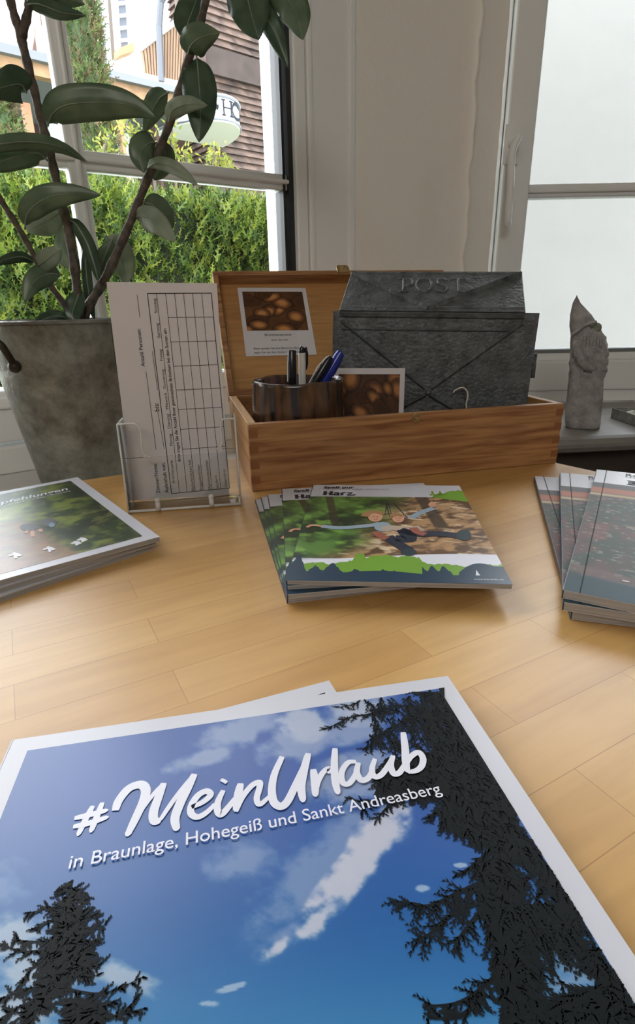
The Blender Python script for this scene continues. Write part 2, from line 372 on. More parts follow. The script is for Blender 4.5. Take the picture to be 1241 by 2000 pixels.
# glazing bars
def w1m(px, py): return w1(px, py, -.02)
sa, sb = w1m(92, 60)[0], w1m(131, 60)[0]; sa2, sb2 = w1m(126, 280)[0], w1m(163, 290)[0]; sa = (sa + sa2) / 2; sb = (sb + sb2) / 2
za, zc = w1m(300, 309)[1], w1m(300, 345)[1]
bm = MB()
wall_box(bm, P1, W1D, W1N, sa, sb, zb - .01, ztop, -.045, -.018); wall_box(bm, P1, W1D, W1N, sa + .009, sb - .009, zb - .01, ztop, -.045, -.010)
obj('glazing_bar', bm, M['upvc'], wn1, bevel=.003)
bm = MB()
wall_box(bm, P1, W1D, W1N, sL, s_glass + .004, zc, za, -.045, -.019); wall_box(bm, P1, W1D, W1N, sL, s_glass + .004, zc + .009, za - .009, -.045, -.011)
obj('glazing_bar', bm, M['upvc'], wn1, bevel=.003)
gl = MB(); wall_box(gl, P1, W1D, W1N, sL, s_glass + .006, zb - .01, ztop, -.034, -.030); obj('glass_pane', gl, M['glass'], wn1)
# exterior reveal
ex = MB(); wall_box(ex, P1, W1D, W1N, s_glass + .002, s_post + .25, SZ - .7, ztop + 1.2, -.096, -.062)
struct('trim_1', ex, M['extwall'])
# --- sills
PC1 = P1 + W1D * s_post
f2, _ = w2(905, 450); PC2 = P2 + W2D * f2
si = MB()
q = [P1 + W1D * sL, PC1, PC1 + W1N * .30, P1 + W1D * sL + W1N * .30]
for p in q: p.z = SZ
si.prism(q, (0, 0, -.03)); struct('trim_2', si, M['sill'], bevel=.004)
fr0, fr1 = onz(1100, 857, SZ), onz(1241, 851, SZ)
sd = (fr1 - fr0).normalized(); fa = fr0 - sd * .45; fb = fr0 + sd * 1.9
si = MB(); si.prism([fa, fb, Vector((fb.x, P2.y + .02, SZ)), Vector((fa.x + .3, P2.y + .02, SZ))], (0, 0, -.03)); struct('trim_3', si, M['sill2'], bevel=.012)
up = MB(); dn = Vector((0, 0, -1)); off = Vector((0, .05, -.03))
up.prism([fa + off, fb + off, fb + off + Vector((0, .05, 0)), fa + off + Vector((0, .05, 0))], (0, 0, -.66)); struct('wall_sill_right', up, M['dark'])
# --- pier between the windows: plain plaster face, soft inner corner, strip beside window 2
pr = MB(); rings = []
a = PC1.copy(); cor = Vector((PC2.x - .004, P2.y - .05, 0)); dC = Vector((math.cos(R(78)), math.sin(R(78)), 0))
dn_ = W1D.x * -dC.y + W1D.y * dC.x; uu = ((cor.x - a.x) * -dC.y + (cor.y - a.y) * dC.x) / dn_; ctl = a + W1D * uu      # wall turns smoothly into the reveal of window 2
pts = [a + W1D * .002]
for t in np.linspace(.02, 1, 26): pts.append(a * (1 - t) ** 2 + ctl * 2 * t * (1 - t) + cor * t * t)
pts += [cor + Vector((.004, .012, 0)), cor + Vector((.012, .022, 0))]
pts.append(Vector((w2(955, 450)[0] + P2.x, P2.y - .02, 0)))
zs = np.linspace(-.75, 1.75, 120)
for z in zs: rings.append([Vector((p.x + .004 * math.sin(z * 23 + 1) * math.sin(z * 61) * (.2 + .8 * (i_ > 20 and i_ < 29)), p.y, z)) for i_, p in enumerate(pts)])
pr.loft(rings, False, False); struct('wall_pier', pr, M['wallrough'], smooth=True)
# --- window 2
g0 = [w2(1066, 5), w2(1012, 525)]; gx = (g0[0][0] + g0[1][0]) / 2
fx = (w2(950, 300)[0] + w2(958, 450)[0]) / 2; zg = w2(1130, 682)[1]; zmt, zmb = w2(1130, 356)[1], w2(1130, 383)[1]
wn2 = thing('window_2', None, None, P2 + Vector((gx, 0, SZ))); tag(wn2, kind='structure'); SX = 1.5
f = MB()
wall_box(f, P2, W2D, W2N, fx - .02, fx + .02, SZ, 1.3, -.06, .004)
wall_box(f, P2, W2D, W2N, fx, SX, SZ, w2(1130, 757)[1], -.06, .012); wall_box(f, P2, W2D, W2N, fx, SX, SZ, w2(1130, 793, .03)[1], -.06, .03)
wall_box(f, P2, W2D, W2N, fx, SX, 1.2, 1.3, -.06, .004)
obj('window_frame', f, M['upvc'], wn2, bevel=.003)
f = MB(); wall_box(f, P2, W2D, W2N, fx + .022, gx, SZ + .03, 1.2, -.05, .02)
zr = w2(1130, 703)[1]
wall_box(f, P2, W2D, W2N, gx - .001, SX, w2(1130, 760)[1], zr, -.05, .02)
wall_box(f, P2, W2D, W2N, gx - .001, SX, zr - .001, zg - .008, -.05, .005)
obj('sash', f, M['upvc'], wn2, bevel=.004)
f = MB(); wall_box(f, P2, W2D, W2N, gx - .002, SX, zg - .009, zg, -.05, .0)
wall_box(f, P2, W2D, W2N, gx, gx + .004, zg - .008, 1.2, -.05, .006); obj('gasket', f, plain('grey_gasket', srgb(120, 124, 124), .5), wn2)
f = MB(); wall_box(f, P2, W2D, W2N, gx, SX, zmb, zmt, -.045, -.008); wall_box(f, P2, W2D, W2N, gx, SX, zmb + .008, zmt - .008, -.045, -.002); obj('glazing_bar', f, M['upvc'], wn2, bevel=.003)
f = MB(); wall_box(f, P2, W2D, W2N, gx - .01, SX, zg - .01, 1.2, -.034, -.030); obj('glass_pane', f, M['glass'], wn2)
def P2p(px, py, d): return onpl(px, py, P2 + W2N * d, W2N)
f = MB(); hp = P2p(998, 284, .02); f.box(hp + Vector((-.016, -.008, -.035)), (.032, 0, 0), (0, .008, 0), (0, 0, .07)); f.tube([hp, hp + Vector((0, -.045, 0))], .009, 14)
pth = [hp + Vector((0, -.045, .004)), P2p(1001, 300, .066), P2p(998, 360, .068), P2p(993, 425, .068), P2p(992, 434, .066)]
f.tube(smooth_path(pth, 5), [.011] * 21, 14, flat=.6); obj('handle', f, M['upvc'], wn2, smooth=True, autosm=40)

# --- room shell
def wall(name, pts, z0=-.75, z1=1.75, mat='wall'):
    m = MB(); m.prism([(p[0], p[1], z0) for p in pts], (0, 0, z1 - z0)); return struct(name, m, M[mat])
under1 = MB(); wall_box(under1, P1, W1D, W1N, -1.6, s_post, -.75, SZ - .03, -.06, .02); struct('wall_under_window_left', under1, M['wall'])
ab = MB(); wall_box(ab, P1, W1D, W1N, -1.6, s_post, ztop + .1, 1.75, -.06, .0); struct('wall_above_window_left', ab, M['wall'])
ls = MB(); wall_box(ls, P1, W1D, W1N, -1.6, sL, -.75, 1.75, -.061, .001); struct('wall_left_of_window', ls, M['wall'])
e1 = P1 + W1D * -1.6
wall('wall_left', [(e1.x, e1.y), (e1.x - .5, -3.2), (e1.x - .6, -3.2), (e1.x - .1, e1.y)], mat='roomwall')
wall('wall_above_window_right', [(PC2.x, P2.y - .0), (P2.x + SX + .2, P2.y), (P2.x + SX + .2, P2.y + .06), (PC2.x, P2.y + .06)], 1.3, 1.75)
wall('wall_under_window_right', [(PC2.x, P2.y + .01), (P2.x + SX + .2, P2.y + .01), (P2.x + SX + .2, P2.y + .06), (PC2.x, P2.y + .06)], -.75, SZ)
xr = P2.x + SX
wall('wall_right', [(xr, P2.y), (xr + .1, P2.y), (xr + .4, -3.2), (xr + .3, -3.2)], mat='roomwall')
wall('wall_back', [(e1.x - .6, -3.2), (xr + .4, -3.2), (xr + .4, -3.3), (e1.x - .6, -3.3)], mat='roomwall')
room = [(e1.x - .6, -3.3), (xr + .5, -3.3), (xr + .5, P2.y + .05), (PC2.x - .02, P2.y + .05), (PC1.x - .02, PC1.y + .02), (e1.x - .12, e1.y + .02)]
m = MB(); m.prism([(x, y, -.80) for x, y in room], (0, 0, .05)); struct('floor', m, M['floor'])
m = MB(); m.prism([(x, y, 1.75) for x, y in room], (0, 0, .05)); struct('ceiling', m, M['ceil'])

# ================================================================== TABLE
tl_dir = Vector((math.cos(R(28)), math.sin(R(28)), 0)); ta = onz(160, 937); tb = onz(1088, 903); tc_ = onz(1241, 936)
rd = (tc_ - tb).normalized()
# intersection of back-left edge and back-right edge
den = tl_dir.x * -rd.y + tl_dir.y * rd.x
u = ((tb.x - ta.x) * -rd.y + (tb.y - ta.y) * rd.x) / den
apex = ta + tl_dir * u
tpoly = [ta - tl_dir * .75, apex, tb + rd * .75, tb + rd * .75 - tl_dir * 1.35 + Vector((0, -.25, 0)), ta - tl_dir * .75 + Vector((.3, -.8, 0))]
tpoly = [Vector((p.x, p.y, 0)) for p in tpoly]
tab = thing('table', 'large light beech block-board table filling the foreground under all the magazines', 'table', (0, .1, -.75))
m = MB(); m.prism([p for p in tpoly], (0, 0, -.028)); obj('table_top', m, M['table'], tab, bevel=.003)
cen = sum(tpoly, Vector()) / 5
for p in tpoly[:1] + tpoly[2:]:
    q = p.lerp(cen, .16); m = MB(); m.box(q + Vector((-.03, -.03, -.75)), (.06, 0, 0), (0, .06, 0), (0, 0, .722)); obj('leg', m, M['table'], tab, bevel=.004)

# ================================================================== WOODEN BOX
BF = Vector((-.0705, .5645, 0)); bd = Vector((.367, .089, 0)).normalized(); bn = Vector((-bd.y, bd.x, 0)); BW, BDp, BH, BT = .379, .212, .0735, .0095
boxM = Matrix(((bd.x, bn.x, 0, BF.x), (bd.y, bn.y, 0, BF.y), (0, 0, 1, .0003), (0, 0, 0, 1)))
def bw(x, y, z): return boxM @ Vector((x, y, z))
wb_ = thing('wooden_box', 'open pine box with raised lid holding the metal mailbox', 'box', mat=boxM)
m = MB(); m.cbox(0, BW, 0, BT, 0, BH); obj('front_panel', m, M['pine'], wb_, bevel=.0008)
m = MB(); m.cbox(0, BW, BDp - BT, BDp, 0, BH); obj('back_panel', m, M['pine'], wb_, bevel=.0008)
m = MB(); m.cbox(0, BT, BT, BDp - BT, 0, BH); obj('side_panel', m, M['pine_side'], wb_, bevel=.0008)
m = MB(); m.cbox(BW - BT, BW, BT, BDp - BT, 0, BH); obj('side_panel', m, M['pine_side'], wb_, bevel=.0008)
m = MB(); m.cbox(BT, BW - BT, BT, BDp - BT, .001, .008); obj('bottom_panel', m, M['pine'], wb_)
for x0 in (-.0002, BW - BT):
    for k in range(4): m = MB(); m.cbox(x0, x0 + BT + .0002, -.0002, .001, .008 + k * .017, .0165 + k * .017); obj('finger_joint', m, M['darkwood'], wb_)
kx = (boxM.inverted() @ onpl(812, 817, BF, bn)); m = MB()
def disc(mb, c, r0, r1, y0, y1, seg=24):
    mb.loft([[Vector((c.x + r * math.cos(2 * math.pi * k / seg), y, c.z + r * math.sin(2 * math.pi * k / seg))) for k in range(seg)] for r, y in ((r0, y0), (r0, (y0 + y1) / 2), (r1, y1))])
disc(m, kx, .0052, .0042, 0, -.002); disc(m, kx, .002, .0012, -.0015, -.0045); obj('catch_knob', m, M['brass'], wb_)
# lid: local frame, leaning back
ltop = Vector((-.1435, .897, .2391)); hinge = Vector((0, BDp - .001, BH + .001)); lt = boxM.inverted() @ ltop
la = math.atan2(lt.z - hinge.z, lt.y - hinge.y); ly = Vector((0, math.cos(la), math.sin(la))); ln = Vector((0, -math.sin(la), math.cos(la)))   # ln towards the room
LL, LD = .2115, .024
def L(x, y, d): return Vector((x, 0, 0)) + hinge + ly * y + ln * (d - LD)
def lbox(mb, x0, x1, y0, y1, d0, d1): mb.box(L(x0, y0, d0), (x1 - x0, 0, 0), ly * (y1 - y0), ln * (d1 - d0))
m = MB(); lbox(m, 0.001, BW - .001, .001, LL - .001, 0, .004); lid = obj('lid', m, M['pine_lid'], wb_)
m = MB(); lbox(m, 0, .008, 0, LL, .004, LD); lbox(m, BW - .008, BW, 0, LL, .004, LD); lbox(m, .008, BW - .008, 0, .008, .004, LD); lbox(m, .008, BW - .008, LL - .008, LL, .004, LD)
obj('lid_rim', m, M['pine'], lid, bevel=.0008)
m = MB()
cl = boxM.inverted() @ onpl(670, 528, ltop, (boxM.to_3x3() @ ln)); cx = cl.x
c8 = [(-.010, -.006), (.010, -.006), (.0105, .004), (.008, .0085), (-.008, .0085), (-.0105, .004)]
m.prism([L(cx + x, LL + y, LD + .0005) for x, y in c8], ln * .0015); obj('clasp', m, M['brass'], lid, bevel=.0005)
m = MB(); m.sphere(L(cx, LL + .003, LD + .002), .0018, 10, 6); obj('rivet', m, plain('bright_steel', srgb(230, 220, 200), .2, metal=1), lid)

# bread photo card taped inside lid
lidN = boxM.to_3x3() @ ln; lidP = boxM @ L(0, 0, .0045)
def quad_frame(TL, TR, BL, nrm):
    ex = (TR - TL); w = ex.length; ex.normalize(); ey = (BL - TL); ey = ey - ex * ey.dot(ex); h = ey.length; ey.normalize(); nz = -ex.cross(ey)
    nz = nz if nz.dot(nrm) > 0 else -nz
    return TL, ex, ey, nz, w, h
def bread(U, V, seed=3, dark=1.0):
    c = mix(col(60, 38, 22), col(120, 80, 46), fbm(U * 5, V * 4, seed)); 
    r = np.random.default_rng(seed)
    for k in range(16):
        cx, cy, rx, ry, an = r.random(), r.random(), .10 + .12 * r.random(), .08 + .09 * r.random(), r.random() * 3
        dx, dy = U - cx, V - cy; a = dx * math.cos(an) + dy * math.sin(an); b = -dx * math.sin(an) + dy * math.cos(an)
        d = np.sqrt((a / rx) ** 2 + (b / ry) ** 2) + .25 * (fbm(U * 12, V * 12, seed + k) - .5)
        base = col(188, 130, 76) if k % 3 else col(70, 46, 30)
        tone = mix(col(*base), col(84, 50, 28), sstep(.2, 1.0, d)); c = mix(c, c * 0 + tone, 1 - sstep(.9, 1.0, d))
        c = mix(c, c * .35, (1 - sstep(0, .08, abs(d - 1.02))) * .8)
    return c * dark * 1.25
TL, TR, BLc = [onpl(*p, lidP + lidN * .0006, lidN) for p in ((464, 562), (597, 562.5), (477, 696))]
o_, ex, ey, nz, w, h = quad_frame(TL, TR, BLc, lidN)
card = thing('photo_card', 'white card with bread photo and small text taped inside the raised pine lid', 'card', TL)
m = MB(); m.prism([TL, TL + ex * w, TL + ex * w + ey * h, TL + ey * h], -lidN * .0003); obj('card_sheet', m, M['paper'], card)
pf = lambda U, V: tuple(o_[i] + ex[i] * (U * .88 + .06) * w + ey[i] * (V * .58 + .06) * h + nz[i] * .0003 for i in range(3))
grid_sheet('bread_photo', pf, 90, 70, lambda U, V: bread(U, V, 3, .85), M['printm'], card)
m = MB(); A = lambda u, v: o_ + ex * u * w + ey * v * h + nz * .0004
put_text(m, 'Brötchenservice!', A(.3, .72), A(.68, .72), -ey); put_text(m, 'Gönn Sie sich!', A(.38, .79), A(.62, .79), -ey)
put_text(m, 'Bitte werfen Sie Ihre Brötchen-Bestellung', A(.12, .91), A(.88, .91), -ey); put_text(m, 'legen Sie uns den Zettel in die Postbox', A(.12, .965), A(.82, .965), -ey); obj('card_text', m, M['ink'], card)

# ================================================================== MAILBOX (standing in the box)
MA, MR = R(-6), R(1.6)                                  # the mailbox stands turned and leaning a little in the box
fo = bw(.12, .120, .0085)
mn = Vector((-math.sin(MA), math.cos(MA), 0)); mx_h = Vector((math.cos(MA), math.sin(MA), 0))
mbd = mx_h * math.cos(MR) - Vector((0, 0, math.sin(MR))); mbz = mx_h * math.sin(MR) + Vector((0, 0, math.cos(MR)))
def mbp(px, py):
    p = onpl(px, py, fo, mn) - fo; return p.dot(mbd), p.dot(mbz)
xL = (mbp(650, 640)[0] + mbp(652, 603)[0]) / 2; xR = (mbp(1055, 615)[0] + mbp(1035, 750)[0]) / 2; zT = mbp(850, 609)[1]
xl2, xr2 = mbp(668, 603)[0], mbp(1024, 610)[0]
MD = .070; z0 = (.0092 - fo.z - mbd.z * xR) / mbz.z
mo = fo + mbd * (xL + xR) / 2 + mbz * z0
mM = Matrix(((mbd.x, mn.x, mbz.x, mo.x), (mbd.y, mn.y, mbz.y, mo.y), (mbd.z, mn.z, mbz.z, mo.z), (0, 0, 0, 1)))
W = (xR - xL) / 2; HT = zT - z0
mail = thing('mailbox', 'dark zinc mailbox with embossed POST lid standing in the pine box', 'mailbox', mat=mM)
xa, xb = xl2 - (xL + xR) / 2, xr2 - (xL + xR) / 2
m = MB()
m.cbox(-W, W, 0, .0015, 0, HT); m.cbox(xa + .004, xb - .004, .0015, MD, 0, HT - .001); obj('body', m, M['mailbox'], mail, bevel=.0012)
m = MB()                                                 # embossed envelope folds
def ridge(mb, a, b, w, hgt, fn):
    a, b = fn(*a), fn(*b); t = (b - a).normalized(); up_ = FNV; s = up_.cross(t).normalized()
    mb.raw([a + s * w, a - s * w, a + up_ * hgt, b + s * w, b - s * w, b + up_ * hgt], [(0, 2, 5, 3), (2, 1, 4, 5), (0, 1, 2), (3, 5, 4)])
FNV = Vector((0, -1, 0)); fb_ = lambda x, z: Vector((x, 0, z)); ctr = (mbp(836, 765)[0] - (xL + xR) / 2, mbp(836, 765)[1] - z0)
ridge(m, (xa + .0, HT - .012), (ctr[0] - .004, ctr[1] + .004), .0028, .002, fb_); ridge(m, (xb, HT - .012), (ctr[0] + .004, ctr[1] + .004), .0028, .002, fb_)
ridge(m, (ctr[0] - .003, ctr[1] - .004), (-W + .02, .01), .0032, .0034, fb_); ridge(m, (ctr[0] + .003, ctr[1] - .004), (ctr[0] + .09, .02), .0032, .0034, fb_)
ridge(m, (xa, HT - .021), (xb, HT - .021), .0014, .0012, fb_)
m.cbox(-W, -W + .0025, -.0015, 0, 0, HT); m.sphere(Vector((ctr[0], -.001, ctr[1] - .001)), .0035, 10, 6)
obj('envelope_fold', m, M['mailbox'], mail)
# lid: slopes up and back
pt = onpl(1020, 533, fo + mn * .058, mn); zt = (mM.inverted() @ pt).z; lh = zt - HT; ldep = .062
lv = Vector((0, ldep, lh)).normalized(); lvn = Vector((0, -lh, ldep)).normalized(); SL = math.hypot(lh, ldep)
def ML(x, y, d=0): return Vector((x, -.004, HT + .001)) + lv * y + lvn * d
inv = mM.inverted(); 
pl = inv @ onpl(687, 531, fo + mn * .058, mn); prr = inv @ pt
xta, xtb = pl.x, prr.x
m = MB(); m.prism([ML(xa - .003, 0), ML(xb + .001, 0), ML(xtb, SL), ML(xta, SL)], -lvn * .002)
m.prism([ML(xa - .003, 0, -.002), ML(xb + .001, 0, -.002), ML(xb + .001, 0, -.002) + Vector((0, .0015, -.006)), ML(xa - .003, 0, -.002) + Vector((0, .0015, -.006))], (0, -.0015, 0))
mlid = obj('lid', m, M['mailbox'], mail, bevel=.0006)
m = MB()                                                 # gable sides under the lid
for x, xt in ((xa + .004, xta + .003), (xb - .004, xtb - .003)):
    m.prism([Vector((x, .001, HT - .002)), Vector((x, MD, HT - .002)), Vector((xt, MD, zt - .003)), Vector((xt, ldep - .004, zt - .003))], (.0012 if x > 0 else -.0012, 0, 0))
m.prism([Vector((xa, MD - .001, 0)), Vector((xb, MD - .001, 0)), Vector((xtb, MD - .001, zt)), Vector((xta, MD - .001, zt))], (0, .0015, 0))
obj('back_panel', m, M['mailbox'], mail)
m = MB(); FNV = lvn; fl = lambda x, y: ML(x, y)
lmid = (inv @ onpl(836, 603, fo, mn)).x
ridge(m, (xta + .002, SL - .003), (lmid, .005), .0034, .0034, fl); ridge(m, (xtb - .002, SL - .003), (lmid, .005), .0034, .0034, fl)
ridge(m, (xa, .008), (xb, .008), .001, .0008, fl); ridge(m, (xta, SL - .001), (xtb, SL - .001), .0015, .001, fl)
for xx in (xa + .04, xb - .04): m.sphere(ML(xx, .004), .0018, 8, 5)
obj('envelope_fold', m, M['mailbox'], mlid)
# POST letters, raised strokes with serifs
lidWN = mM.to_3x3() @ lvn; lidWP = mM @ ML(0, 0)
def onl(px, py): return inv @ onpl(px, py, lidWP, lidWN)
m = MB()
def stroke(mb, pts, r=.0019, sub=5):
    P = smooth_path([onl(*p) for p in pts], sub); mb.tube(P, r, 8, flat=.9)
stroke(m, [(789, 546), (789, 558), (788, 569)]); stroke(m, [(780, 545), (797, 545)], .0014, 2); stroke(m, [(780, 570), (797, 570)], .0014, 2)
stroke(m, [(790, 546), (800, 545), (807, 550), (804, 557), (792, 559)])
stroke(m, [(830, 545), (839, 547), (844, 557), (839, 567), (829, 570), (819, 567), (814, 557), (819, 547), (830, 545)])
stroke(m, [(873, 549), (866, 545), (857, 547), (857, 554), (868, 559), (874, 564), (868, 570), (855, 568)]); stroke(m, [(852, 563), (853, 570)], .0014, 2)
stroke(m, [(895, 546), (896, 558), (897, 570)]); stroke(m, [(880, 548), (880, 545), (896, 545), (911, 546), (912, 550)], .001); stroke(m, [(889, 571), (905, 571)], .0009, 2)
obj('post_lettering', m, M['mailbox'], mlid, smooth=True)
m = MB()                                                 # rough rolled edge on the right side
rz = [inv @ onpl(1046 - k * 1.4, 690 + k * 12, fo + mn * .03, mn) for k in range(5)]
m.tube(smooth_path(rz, 3), .003, 8); obj('bracket', m, M['mailbox'], mail)

# white cord
m = MB(); cp = fo - mn * .012
m.tube(smooth_path([onpl(*p, cp, mn) for p in ((886, 767), (890, 762), (903, 757), (912, 763), (914, 775), (911, 790), (913, 806))], 5), .0009, 8); 
cord = obj('cord', m, M['string'], None, smooth=True); tag(cord, 'thin white cord looping in front of the dark mailbox', 'cord')

# bread card leaning on mailbox front
cn = (mn * -1 + Vector((0, 0, .12))).normalized(); cq = fo - mn * .018
TL, TR, BR = [onpl(*p, cq, cn) for p in ((655, 719), (792, 719), (787, 812))]
BLc = TL + (BR - TR)
o_, ex, ey, nz, w, h = quad_frame(TL, TR, BLc, cn); h = (TL.z - .0095) / abs(ey.z)
card2 = thing('photo_card', 'white-bordered bread photo card leaning on the mailbox behind the pen cup', 'card', TL + ey * h)
m = MB(); m.prism([TL, TL + ex * w, TL + ex * w + ey * h, TL + ey * h], nz * -.0005); obj('card_sheet', m, M['paper'], card2)
o2, e2x, e2y, n2, w2_, h2_ = TL, ex, ey, nz, w, h
grid_sheet('bread_photo', lambda U, V: tuple(o2[i] + e2x[i] * (.05 + .88 * U) * w2_ + e2y[i] * (.07 + V * .86) * h2_ + n2[i] * .0003 for i in range(3)), 90, 60, lambda U, V: bread(U, V, 11, .75), M['printm'], card2)

# ================================================================== PEN CUP AND PENS
cc = bw(.068, .066, .0085); CR = .0550
cup = thing('pen_cup', 'wide oval brown-glazed cup holding pens in the pine box', 'cup', cc)
zc_ = CH - .0 - .0775
hz = zc_ - cc.z; m = MB(); th_ = .003; prof = [(CR * .93, 0), (CR * 1.0, .006), (CR * 1.02, hz * .3), (CR * .96, hz - .004), (CR * .965, hz), (CR * .93, hz + .0005), (CR * .9, hz - .003), (CR * .94, hz * .3), (CR * .9, .006), (.001, .0055)]
seg = 72; rings = []
for r, z in prof:
    rings.append([cc + bd * (r * math.cos(t) * (1 + .01 * math.sin(3 * t + 1))) + bn * (r * .90 * math.sin(t)) + Vector((0, 0, z + (.0006 * math.sin(4 * t) + .0003 * math.sin(9 * t + 2) if z > hz * .8 else 0))) for t in [2 * math.pi * k / seg for k in range(seg)]])
m.loft(rings); obj('cup_body', m, M['glaze'], cup, smooth=True)
for t0 in (-2.2, -1.62, -1.3):
    m = MB(); m.sphere(cc + bd * CR * 1.02 * math.cos(t0) + bn * CR * .84 * math.sin(t0) + Vector((0, 0, .016 + .003 * math.sin(t0 * 9)),), .004, 10, 8, (1, 1, .9))
    obj('glaze_drip', m, M['glaze'], cup, smooth=True)
cpl = lambda px, py, dy=0.0: onpl(px, py, cc + bn * dy, bn)
def pen(name, label, parts, depth, group='pens in the brown cup'):
    """parts: list of (part name, material, [(px,py)...], [radius...])"""
    base = cpl(*parts[0][2][0], depth); base.z = .017
    t = thing(name, label, 'pen', base, group)
    for pn, mt, pp, rr in parts:
        m = MB(); m.tube([cpl(*p, depth) for p in pp], rr, 16); obj(pn, m, M[mt], t, smooth=True, autosm=40)
    return t
pen('pen', 'black pen standing upright, leftmost in the brown cup', [('barrel', 'penblack', [(574, 800), (571.5, 745), (570.5, 686), (570.5, 684)], [.004, .0052, .005, .0042]), ('clip', 'penwhite', [(562.5, 745), (562.5, 700), (563, 697)], [.0008, .0008, .0008])], -.006)
pen('pen', 'white pen with black cap and clip, between the two black pens', [('barrel', 'penwhite', [(592, 800), (591, 745), (590, 689)], [.0038, .0042, .0042]), ('cap', 'penblack', [(590, 689), (590, 681), (592, 678)], [.004, .0038, .003]), ('clip', 'penblack', [(595, 679), (600, 690), (600, 712), (598, 722)], [.0024, .0015, .0013, .001])], -.002)
pen('pen', 'black pen with silver stripes leaning right beside the blue pen', [('barrel', 'penblack', [(598, 800), (612, 752), (640, 706), (647, 697)], [.0038, .005, .005, .003]), ('clip', 'penwhite', [(604, 748), (622, 715), (640, 696)], [.0007, .0008, .0006]), ('trim_ring', 'penwhite', [(609, 748), (626, 720), (645, 698)], [.0006, .0007, .0006])], -.012)
pen('pen', 'bright blue capped pen leaning right, rightmost in the brown cup', [('barrel', 'penblue', [(608, 800), (632, 747), (661, 697), (666, 689), (667, 688)], [.0042, .0058, .0056, .005, .003]), ('clip', 'penblue', [(650, 735), (668, 702), (667, 691)], [.0014, .0014, .001])], -.004)

# ================================================================== LEAFLET HOLDER WITH FORMS
pTL, pTR, pBR, pBL = Vector((-.1866, .536, .2119)), Vector((-.0896, .5558, .2099)), Vector((-.0945, .5575, .003)), Vector((-.189, .530, .003))
ex = (pTR - pTL).normalized(); ey = ((pBL - pTL) + (pBR - pTR)); ey = (ey - ex * ey.dot(ex)).normalized(); nz = ex.cross(ey) * -1
if nz.y > 0: nz = -nz
lowz = .0035; hh = (pTL.z - lowz) / abs(ey.z)
forms = thing('order_form', 'stack of white order forms with a sideways printed table, standing in acrylic holder', 'form', pTL + ey * hh)
PW = .0985
m = MB(); m.prism([pTL, pTL + ex * PW, pTL + ex * PW + ey * hh, pTL + ey * hh], -nz * .007); obj('paper_stack', m, [M['paper']], forms)
def FP(px, py, d=.0003):
    return onpl(px, py, pTL + nz * d, nz)
m = MB()
def line(px0, py0, px1, py1, w=.0004): ribbon(m, [FP(px0, py0), FP(px1, py1)], w, nz, sub=1)
# crop coords -> px : (180+x/2.482, 500+y/2.482)
def q(x, y): return (180 + x / 2.482, 500 + y / 2.482)
def ln_(a, b, w=.00045): line(*q(*a), *q(*b), w)
ln_((268, 182), (578, 180), .0007); ln_((268, 182), (385, 1152), .0007); ln_((385, 1152), (667, 1125), .0007); ln_((578, 180), (667, 1125), .0007)
tops = [(268, 182), (312, 182), (356, 181), (400, 181), (443, 180), (487, 180), (531, 180), (578, 180)]
bots = [(385, 1152), (424, 1148), (461, 1144), (500, 1141), (540, 1137), (582, 1133), (624, 1129), (667, 1125)]
for k in (1, 3, 4, 5, 6): ln_(tops[k] if k != 3 else (400, 181), bots[k])
ln_((356, 181), bots[2])
def atcol(k, f): return (tops[k][0] + (bots[k][0] - tops[k][0]) * f, tops[k][1] + (bots[k][1] - tops[k][1]) * f)
for f in (.122, .245, .367, .487, .585, .685, .785): ln_(atcol(2, f), atcol(7, f))
ln_((218, 188), (232, 298)); ln_((262, 562), (310, 938)); ln_((292, 462), (318, 650)); ln_((318, 752), (350, 935))
obj('ruled_lines', m, M['ink'], forms)
m = MB()
def ft(body, a, b, hgt=None, bold=0.0):
    p0, p1 = FP(*q(*a)), FP(*q(*b)); put_text(m, body, p0, p1, (p1 - p0).cross(nz) * -1, None, bold)
ft('Zimmer/Name:', (330, 1150), (312, 1005), bold=.01); ft('Aufenthalt von:', (372, 1148), (352, 1000), bold=.01); ft('bis:', (326, 752), (321, 712), bold=.01); ft('Anzahl Personen:', (256, 535), (234, 352), bold=.01)
days = ['Montag', 'Dienstag', 'Mittwoch', 'Donnerstag', 'Freitag', 'Samstag', 'Sonntag']
dy = [(920, 862), (835, 765), (742, 665), (642, 548), (508, 452), (396, 325), (276, 206)]
for d, (a, b) in zip(days, dy):
    f0 = (a - 182) / 970; f1 = (b - 182) / 970; ft(d, (306 + (424 - 312) * f0, a), (306 + (424 - 312) * f1, b))
ft('Brötchensorte', (402, 1100), (390, 990)); ft('Bitte tragen Sie die Anzahl Ihrer gewünschten Brötchen bei den Sorten ein', (430, 995), (360, 352), bold=.012)
for nme, a, b in (('Bäckerbrötchen hell', (496, 1138), (478, 988)), ('Roggenbrötchen', (536, 1134), (521, 1012)), ('Mehrkornbrötchen', (577, 1130), (560, 990)), ('Vitalbrot', (616, 1126), (605, 1062)), ('Schwarzbrot', (655, 1120), (645, 1032))): ft(nme, a, b)
obj('printed_text', m, M['ink'], forms)

